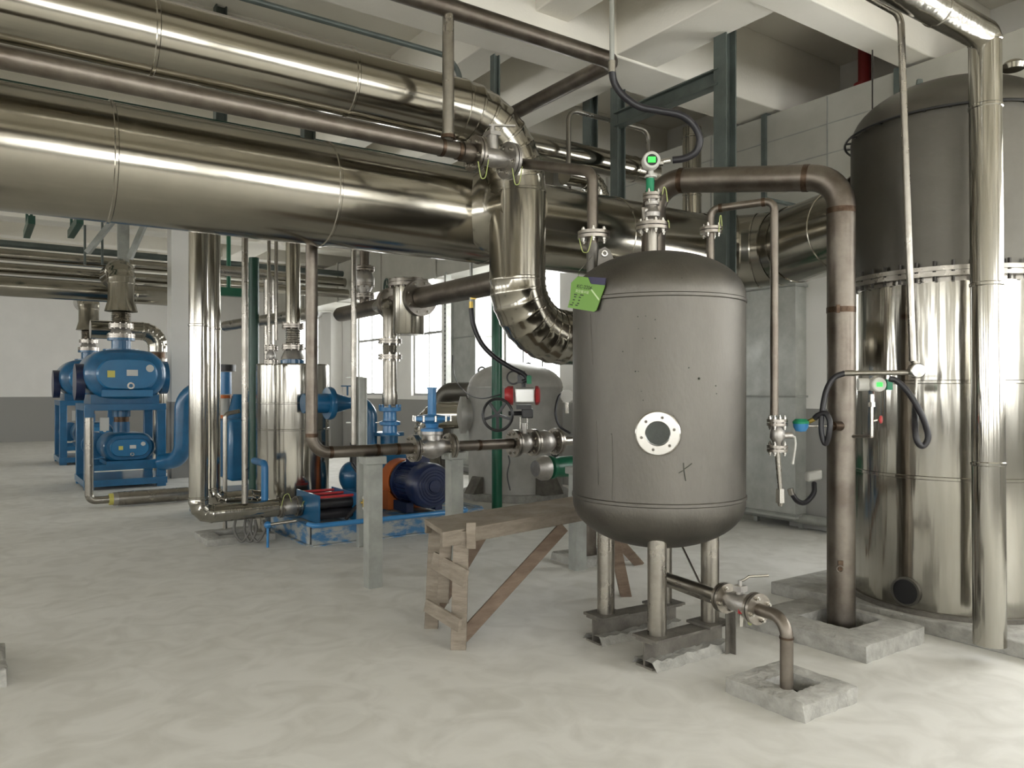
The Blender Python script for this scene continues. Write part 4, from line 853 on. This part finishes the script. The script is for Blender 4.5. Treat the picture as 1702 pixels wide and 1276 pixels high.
# channel post with thin pipe
p = PZ(600,7.45,0); t = thing('channel_post', 'galvanised channel post with small brackets left of the pump, holding a slim upright pipe', 'post', p)
zt_ = EYE+(HY-627)*7.45/F
m_ = MB(); m_.box((p.x,p.y,zt_/2), (.085,.008,zt_)); m_.box((p.x-.04,p.y-.02,zt_/2), (.008,.05,zt_)); m_.box((p.x+.04,p.y-.02,zt_/2), (.008,.05,zt_)); m_.build('channel', 'galv', t)
for py in (627,702): zb2 = EYE-(py-HY)*7.45/F; MB().box(Vector((p.x,p.y,zb2))-VR*.06, (.16,.03,.012), VR).build('bracket', 'galv', t)
q_ = PZ(588,7.4,0); pipe('slim_upright_pipe', 'slim shiny upright pipe in front of the window wall, clamped to the channel post', [Vector((q_.x,q_.y,.98)), Vector((q_.x,q_.y,3.4))], .027, 'steel', seg=16)
t = thing('brass_cock', 'small brass valve with white fittings between the channel post and the pipe stand', 'valve', D(605,835,7.38)); c = D(605,835,7.38)
m_ = MB(); m_.cyl(c-Z*.04, c+Z*.04, .014); m_.cyl(c-VR*.03, c+VR*.02, .012); m_.build('body', 'brass', t)
for o_ in (Z*.045-VR*.0,-Z*.055,): MB().sphere(c+o_, .018, 1, 12).build('fitting', 'white', t)
# ------------------------------------------------------------ clad vessel T2
vc = PZ(487,8.5,0); RV = .385
t = thing('clad_vessel', 'medium upright vessel in wrinkled polished cladding left of the pump skid', 'vessel', vc)
prof = [(RV,.26)]
for z in (1.08,1.36): prof += [(RV,z-.01),(RV+.005,z-.006),(RV+.005,z+.006),(RV,z+.01)]
prof += [(RV,1.765),(RV-.01,1.78),(0,1.785)]
MB().lathe((vc.x,vc.y,0), Z, prof, 64).build('cladding', 'cladv', t, ang=30)
for a in (0,1.57,3.14,4.71): e = Vector((math.cos(a+.6),math.sin(a+.6),0)); MB().box(vc+e*.3+Z*.235, (.08,.08,.05)).build('leg', 'greypost', t)
def VZ(py): return Vector((vc.x,vc.y,EYE-(py-HY)*8.5/F))
MB().lathe(VZ(606), Z, [(.13,0),(.13,.05),(.105,.05),(.105,.08)], 32).build('blue_flange', 'blue', t)
t = thing('vessel_top_pipe', 'polished vertical pipe with bellows and cone on top of the clad vessel', 'pipe', VZ(598))
m_ = MB(); m_.lathe(VZ(597), Z, [(.13,0),(.125,.02),(.08,.12)], 32); m_.build('cone', 'cast', t); flange(t, VZ(577), Z, .12, .07, .02, 8); flange(t, VZ(542), Z, .12, .07, .02, 8)
m_ = MB(); prof = []; h_ = VZ(545).z-VZ(574).z
for i in range(8): prof += [(.07,h_*i/8),(.08,h_*(i+.5)/8)]
prof += [(.062,h_)]; m_.lathe(VZ(574), Z, prof, 28); m_.build('bellows', 'bolt', t); MB().cyl(VZ(541), VZ(395)+Z*.3, .078, seg=28).build('pipe_body', 'clad', t)
t = thing('small_top_valve', 'small flanged valve on the left of the clad vessel top under a thin pipe', 'valve', D(450,605,7.8))
c = D(450,605,7.8); m_ = MB(); m_.lathe(c, Z, [(.03,0),(.03,.03),(.045,.06),(.045,.1),(.03,.13),(.03,.2)], 20); m_.build('body', 'cast', t)
for h_ in (.02,.16): flange(t, c+Z*h_, Z, .07, .03, .014, 6)
for px, z0_, lb in ((447,1.95,'left one of two thin grey pipes standing on the clad vessel valve'),(459,2.0,'right one of two thin grey pipes rising above the clad vessel')):
    p = PZ(px,7.8,0); pipe('thin_pipe', lb, [Vector((p.x,p.y,z0_)), Vector((p.x,p.y,3.4))], .018, 'steel', seg=12)
# blue side nozzle of vessel
c = D(552,670,8.1); t = thing('blue_nozzle_pipe', 'blue flanged cone and pipe at the right side of the clad vessel', 'pipe', c)
m_ = MB(); m_.lathe(c-X*.06, (X), [(.10,-.25),(.10,0),(.165,.0),(.175,.03),(.165,.06),(.11,.08),(.075,.2),(.062,.24),(.062,.42)], 36); m_.build('cone', 'blue', t); MB().box(c+X*.17+Z*.13, (.015,.015,.1)).build('handle_post', 'blue', t); MB().bar(c+X*.1+Z*.18, c+X*.24+Z*.18, .015, .012).build('handle', 'blue', t)
c = D(612,700,8.9); pipe('blue_elbow_pipe', 'blue curved pipe bending down behind the channel post', [D(590,668,8.8), D(616,672,8.8), D(616,745,8.8)], .075, 'blue', .18, seg=24)
t = thing('black_pump_head', 'small blue and black pump head below the brown pipe, behind the channel post', 'pump', D(583,800,8.6)); c = D(583,792,8.6)
m_ = MB(); m_.sphere(c, .13, 1.3); m_.build('casing', 'blue', t); MB().cyl(c+Z*.05+VR*.05, c+Z*.38+VR*.05, .06).build('neck', 'black', t); MB().cyl(c-Z*.58, c-Z*.1, .09).build('pedestal', 'blue', t)
# ------------------------------------------------------------ twin shiny pipes at left
a_ = PZ(330,7.2,0); z1 = EYE-(855-HY)*7.2/F
e1 = ax(Vector((a_.x,a_.y,z1)),462,X)
t = thing('twin_pipe', 'nearer of the two thick shiny vertical pipes at left, bending at the floor', 'pipe', a_)
pipe_mb([Vector((a_.x,a_.y,3.7)), Vector((a_.x,a_.y,z1)), e1], .085, .12, n=3, seg=32, gore=1, seams=1.6).build('cladding', 'cladv', t, ang=30)
flange(t, e1+X*.02, X, .1, .05, .018, 8); flange(t, e1+X*.2, X, .1, .05, .018, 8); m_ = MB(); m_.lathe(e1, X, [(.05,0),(.08,.08),(.08,.16),(.05,.24),(.05,.4)], 24); m_.build('valve_body', 'cast', t); wire(t, e1-Y*.1+Z*.02, e1+X*.1-Y*.1+Z*.06, -.1); wire(t, e1+X*.2-Y*.1, e1+X*.3-Y*.08, -.06)
b_ = PZ(352,7.6,0); z2 = EYE-(832-HY)*7.6/F
pipe('twin_pipe', 'farther of the two thick shiny vertical pipes at left, partly hidden by the nearer one', [Vector((b_.x,b_.y,3.7)), Vector((b_.x,b_.y,z2)), ax(Vector((b_.x,b_.y,z2)),436,X), Vector((ax(Vector((b_.x,b_.y,0)),436,X).x,b_.y,0))], .082, 'cladv', .12, n=3, seg=32, gore=1, seams=1.6)
p = PZ(407,7.4,0); pipe('slim_pipe', 'slim shiny vertical pipe between the twin pipes and the clad vessel', [Vector((p.x,p.y,.42)), Vector((p.x,p.y,3.5))], .03, 'steel', seg=16)
p = PZ(374,8.0,0); pipe('slim_pipe', 'thin short pipe with a bend at its top just right of the twin pipes', [Vector((p.x,p.y,0)), D(374,688,8.0), D(398,683,8.1)], .022, 'steel', .05, seg=12)
t = thing('hose_coil', 'loops of grey hose hanging from the pipe near the floor at left', 'hose', D(415,880,7.6))
for px, w_2 in ((402,.06),(416,.045),(428,.055)):
    c = D(px,872,7.5); hs = catmull([c-VR*w_2+Z*.06, c-VR*w_2*1.2-Z*.06, c-Z*.16, c+VR*w_2*1.3-Z*.05, c+VR*w_2+Z*.05]); MB().sweep(hs, .014, 8).build('loop', 'hose_w', t)
t = thing('blue_cock', 'small light blue valve near the floor beside the hose loops', 'valve', D(445,872,7.4)); c = D(445,872,7.4); MB().sphere(c, .035, 1, 14).build('body', 'lblue', t); MB().cyl(Vector((c.x,c.y,0)), c, .012).build('stand', 'lblue', t); MB().cyl(c, c+VR*.28+Z*.04, .014).build('rod', 'steel', t)
a_ = D(440,770,7.6)
pipe('blue_drain_pipe', 'light blue small pipe with rounded elbow left of the clad vessel foot', [a_+X*.0-VR*.2-VD*-.3, a_, Vector((a_.x,a_.y,.38))], .035, 'lblue', .05, seg=16)
# ------------------------------------------------------------ blower units
ucx = PZ(209,11.9,0)
def blower():
    t = thing('blower_unit', 'nearer blue vacuum blower unit with oval drum on a blue steel frame', 'blower', ucx)
    o = ucx; hw_ = .50; fy = 0; dp = 1.1
    for sx in (-1,1):
        for yy_ in (0,dp): MB().box(o+X*sx*hw_+Y*yy_+Z*.6, (.13,.13,1.2)).build('frame_post', 'blue', t, bevel=.008)
    for yy_ in (0,dp):
        MB().box(o+Y*yy_+Z*1.24, (1.13,.15,.1)).build('top_rail', 'blue', t, bevel=.006); MB().box(o+Y*yy_+Z*.33, (.9,.11,.09)).build('bottom_rail', 'blue', t, bevel=.006)
    for sx in (-1,1): MB().box(o+X*sx*hw_+Y*dp/2+Z*1.24, (.13,dp-.16,.1)).build('side_rail', 'blue', t)
    MB().box(o+Y*dp/2+Z*.1, (1.15,1.3,.1)).build('base_tray', 'blue', t)
    def drum(c, wd, ht, ln, nm):
        n = 48; r = ht/2; vs = []; fs = []; prof = [(.86,0),(.94,.03),(1,.09),(1,ln-.09),(.94,ln-.03),(.86,ln)]
        for s, y_ in prof:
            for i in range(n):
                a = 2*math.pi*i/n; x_ = math.cos(a)*r+(wd/2-r)*(1 if math.cos(a) > 0 else -1)*min(1,abs(math.cos(a))*3); z_ = math.sin(a)*r; vs.append(c+X*x_*s+Z*z_*s+Y*y_)
        for j in range(len(prof)-1):
            for i in range(n): k = (i+1) % n; fs.append((j*n+i,j*n+k,(j+1)*n+k,(j+1)*n+i))
        fs.append(tuple(range(n-1,-1,-1))); fs.append(tuple((len(prof)-1)*n+i for i in range(n))); d_ = MB().add(vs,fs).build(nm, 'blue', t)
        # front oval cover
        n = 40; vs = []; fs = []; r2 = ht*.31; w2 = wd*.74
        for s, y_ in ((1,-.0),(1,-.05),(.93,-.075)):
            for i in range(n):
                a = 2*math.pi*i/n; x_ = math.cos(a)*r2+(w2/2-r2)*(1 if math.cos(a) > 0 else -1)*min(1,abs(math.cos(a))*3); vs.append(c+X*x_*s+Z*math.sin(a)*r2*s+Y*y_)
        for j in range(2):
            for i in range(n): k = (i+1) % n; fs.append((j*n+i,j*n+k,(j+1)*n+k,(j+1)*n+i))
        fs.append(tuple(range(2*n,3*n))); MB().add(vs,fs).build('oval_cover', 'blue2', d_)
        k_ = ht/.74; yf = c-Y*.078
        MB().box(yf-X*.22*k_+Z*.0, (.1*k_,.006,.1*k_)).build('yellow_plate', 'yellow', d_); MB().box(yf+X*.06*k_+Z*.02*k_, (.15*k_,.006,.09*k_)).build('name_plate', 'plate', d_); MB().cyl(yf+X*.3*k_+Z*.09*k_+Y*.004, yf+X*.3*k_+Z*.09*k_-Y*.004, .055*k_, seg=20).build('round_gauge', 'plate', d_); MB()._ring(yf+X*.04*k_-Z*.17*k_, Y, .05*k_, .028*k_, .02, 16).build('oil_sight_ring', 'bolt', d_)
        return d_
    drum(o+Z*1.74-Y*.12, 1.14, .76, 1.25, 'main_drum')
    MB().box(o+Y*.45+Z*1.36, (.95,.9,.14)).build('drum_saddle', 'blue', t)
    MB().box(o+Z*1.45-Y*.16, (.7,.06,.1)).build('lower_lip', 'blue2', t)
    drum(o+X*.05+Z*.62-Y*.02, .74, .44, .8, 'lower_drum')
    MB().box(o+X*.08+Z*.39+Y*.35, (.7,.8,.06)).build('lower_saddle', 'blue', t)
    c = o+X*.0+Y*.42; MB().cyl(c+Z*.8, c+Z*1.0, .12).build('blue_joint', 'blue', t); MB().cyl(c+Z*.98, c+Z*1.1, .11).build('bellows_sleeve', 'weld', t); MB().cyl(c+Z*1.08, c+Z*1.3, .13).build('upper_joint', 'blue', t)
    MB().cyl(o+Z*1.7+X*.54+Y*.3, o+Z*1.7+X*.64+Y*.3, .26, seg=32).build('side_cover', 'blue', t); MB().cyl(o+Z*1.62-X*.66+Y*.3, o+Z*1.62-X*.54+Y*.3, .28, seg=32).build('shaded_drum_flange', 'navy', t)  # left drum flange in navy: the dark blue shadow is put into its colour
    MB().cyl(o+Z*.62-X*.3+Y*.9, o+Z*.62-X*.3+Y*1.2, .2).build('lower_motor', 'blue', t)
    MB().box(o-X*.28+Y*.1+Z*.98, (.12,.06,.2)).build('valve_cover', 'plate', t)
    # riser
    c = o+Y*.45; z0_ = 2.08
    MB().lathe(c+Z*z0_, Z, [(.26,0),(.26,.06),(.14,.07),(.14,.2),(.2,.2),(.2,.24)], 32).build('top_neck', 'blue', t)
    flange(t, c+Z*(z0_+.27), Z, .2, .13, .03, 12); MB().lathe(c+Z*(z0_+.29), Z, [(.17,0),(.12,.12)], 28).build('reducer', 'cast', t); flange(t, c+Z*(z0_+.43), Z, .18, .12, .03, 12)
    prof = []
    for i in range(7): prof += [(.12,.2*i/7),(.145,.2*(i+.5)/7)]
    prof += [(.12,.2)]; MB().lathe(c+Z*(z0_+.46), Z, prof, 28).build('bellows', 'steel', t)
    MB().lathe(c+Z*(z0_+.66), Z, [(.24,0),(.19,.18),(.19,.5)], 32).build('cladding_cone', 'clad', t)
    pipe_mb([c+Z*(z0_+1.1), c+Z*(z0_+1.32), c+Z*(z0_+1.32)+Y*.9], .2, .26, seg=32, gore=1, n=6).build('cladding_bend', 'clad', t, ang=30)
    return t
u1 = blower()
u2 = copy_tree(u1); p = PZ(152,15.8,0); u2.location = (p.x,p.y,0); u2['label'] = 'farther blue vacuum blower unit at far left, half hidden behind the first blower'
u1['group'] = u2['group'] = 'blue blower units'
a_ = G(148,832,.1); pts = [Vector((a_.x,a_.y,1.15)), Vector((a_.x,a_.y,.1)), ax(Vector((a_.x,a_.y,.1)),312,X)]
t = thing('blower_drain_pipe', 'thick steel pipe lying on the floor along the front of the nearer blower', 'pipe', a_)
pipe_mb(pts[:2]+[ax(pts[1],190,X)], .05, .08).build('left_pipe', 'steel', t, ang=30); pipe_mb([ax(pts[1],196,X), pts[2]], .09).build('main_pipe', 'steel', t); p = ax(pts[1],181,X); MB().cyl(p, p+X*.1, .075).build('yellow_cap', 'yellow', t); p = ax(pts[1],188,X); MB().cyl(p, p+X*.06, .085).build('coupling', 'cast', t)
# blue elbow right of the blower
pipe('blue_discharge_pipe', 'bright blue curved discharge pipe right of the nearer blower, behind the shiny twin pipes', [D(345,648,11.8), D(305,645,11.8), D(303,762,11.8), D(270,768,12.0)], .125, 'blue', [.3,.25], seg=24)
# second horizontal insulated pipe with bend behind blower
a_ = D(150,547,13.4); b_ = ax(a_,262,X)
t = thing('insulated_crossover', 'polished horizontal pipe behind the blower top, bending down at its right end', 'pipe', b_)
pipe_mb([a_, b_, b_-Z*.36], .16, .26, seg=32, gore=1, n=6).build('cladding', 'clad', t, ang=30); flange(t, b_-Z*.52, Z, .19, .13, .03, 12); MB().cyl(b_-Z*.37, b_-Z*.5, .13).build('bellows', 'weld', t); MB().cyl(b_-Z*.54, Vector((b_.x,b_.y,0)), .17, seg=28).build('lower_cladding', 'cladv', t)
# back rack pipes
base = [(424,.06,'ggrey','uppermost thin dark pipe of the far rack at left'),(441,.10,'clad','second pipe of the far rack at left, polished'),(462,.095,'clad','third pipe of the far rack at left, just above the biggest one'),(489,.17,'clad','lowest and biggest polished pipe of the far rack at left, above the white wall')]
for py, r_, m_, lb in base:
    p = D(225,py,13.9 if py > 480 else 13.9+(489-py)*.006); pipe('far_rack_pipe', lb, [Vector((-2.0,p.y,p.z)), Vector((6.5 if py < 480 else 3.2,p.y,p.z))], r_, m_, seams=2.2 if r_ > .09 else 0, seg=24, group='far rack pipes')
for px, d, lb in ((50,11.5,'leftmost dark green rack hanger under the ceiling at far left'),(128,11.5,'second dark green rack hanger under the ceiling from the left')):
    p = PZ(px,d,3.95); tag(MB().bar(p-Y*.4, p+Y*.9, .09, .12).cyl(p-Y*.3, Vector((p.x,p.y-.3,ZC)), .02).cyl(p+Y*.8, Vector((p.x,p.y+.8,ZC)), .02).build('rack_bracket', 'dgreen'), lb, 'bracket')
for px, py0, py1, d, lb in ((141,378,440,13.2,'thin hanger rod pair left of the blower bend, left rod'),(170,372,440,13.2,'thin hanger rod above the blower bend, right rod')):
    tag(MB().cyl(D(px,py1,d), Vector((D(px,py0,d).x,D(px,py0,d).y,ZC)), .02).build('hanger_rod', 'ggrey'), lb, 'rod')
p = D(205,400,12.9); t = thing('ceiling_gantry', 'pale steel gantry frame with diagonal struts above the blower', 'frame', p)
MB().box((p.x,p.y,3.95), (.16,.16,2.1)).build('hanger', 'greypost', t); MB().bar(p-VR*.6+Z*-.2, p+Z*.55, .08, .08).build('strut', 'greypost', t); MB().bar(p+VR*.1-Z*.3, p+VR*.45+Z*.5, .08, .08).build('strut', 'greypost', t); MB().bar(p-VR*.3+Z*.45, p+VR*1.3+Z*.25, .12, .12).build('top_beam', 'greypost', t)
p = D(405,487,11.5); tag(MB().bar(ax(p,352,X), ax(p,425,X), .12, .12).cyl(ax(p,380,X), Vector((ax(p,380,X).x,p.y,ZC)), .03).build('green_crossbeam', 'green'), 'dark green beam seen between the twin pipes and the clad vessel', 'beam')
p = D(400,452,10.8); pipe('far_rack_pipe', 'bright polished pipe high between the twin pipes and the vessel top pipe', [ax(p,352,X), ax(p,447,X), Vector((ax(p,447,X).x,p.y,0))], .07, 'steel', .1, seg=20)
p = D(480,540,9.6); pipe('cross_pipe', 'shiny pipe sloping up to the right behind the clad vessel top', [D(375,542,10.5), D(520,520,8.9)], .07, 'steel', seg=20)
p = PZ(422,9.4,0); tag(MB().cyl(Vector((p.x,p.y,0)), Vector((p.x,p.y,3.1)), .06).build('dark_green_riser', 'dgreen'), 'dark green vertical pipe behind the slim pipes left of the clad vessel', 'pipe')
# third blue pump group behind twin pipes
c = PZ(385,9.6,0); t = thing('liquid_ring_pump', 'blue pump with light blue cylinder and orange banded joint behind the twin pipes', 'pump', c)
def K(px, py, d=9.6): return D(px,py,d)
MB().box(K(396,745), (.34,.5,.75)).build('pump_body', 'blue', t, bevel=.04); MB().cyl(K(396,700), K(396,655), .15, .06).build('dome', 'blue', t)
MB().box(Vector((K(390,745).x,K(390,745).y,.14)), (.9,.7,.28)).build('plinth', 'blue', t)
MB().cyl(K(371,655), K(371,618), .10).build('light_blue_cylinder', 'lblue', t); MB().cyl(K(368,690), K(368,660), .105).build('white_sleeve', 'white', t)
for py in (659,692): MB().cyl(K(368,py)-Z*.02, K(368,py)+Z*.02, .115).build('orange_band', 'orange', t)
MB().cyl(K(368,698), K(368,790), .12).build('lower_cylinder', 'blue', t); MB().cyl(K(371,617), K(371,606), .15).build('black_head', 'black', t)
m_ = MB(); m_.cyl(K(388,685), K(430,687), .05); m_.build('cross_pipe', 'black', t); MB().cyl(K(421,650), K(421,635), .05).build('red_cap', 'red', t); MB().cyl(K(421,650), K(421,668), .07).build('small_motor', 'blue', t)
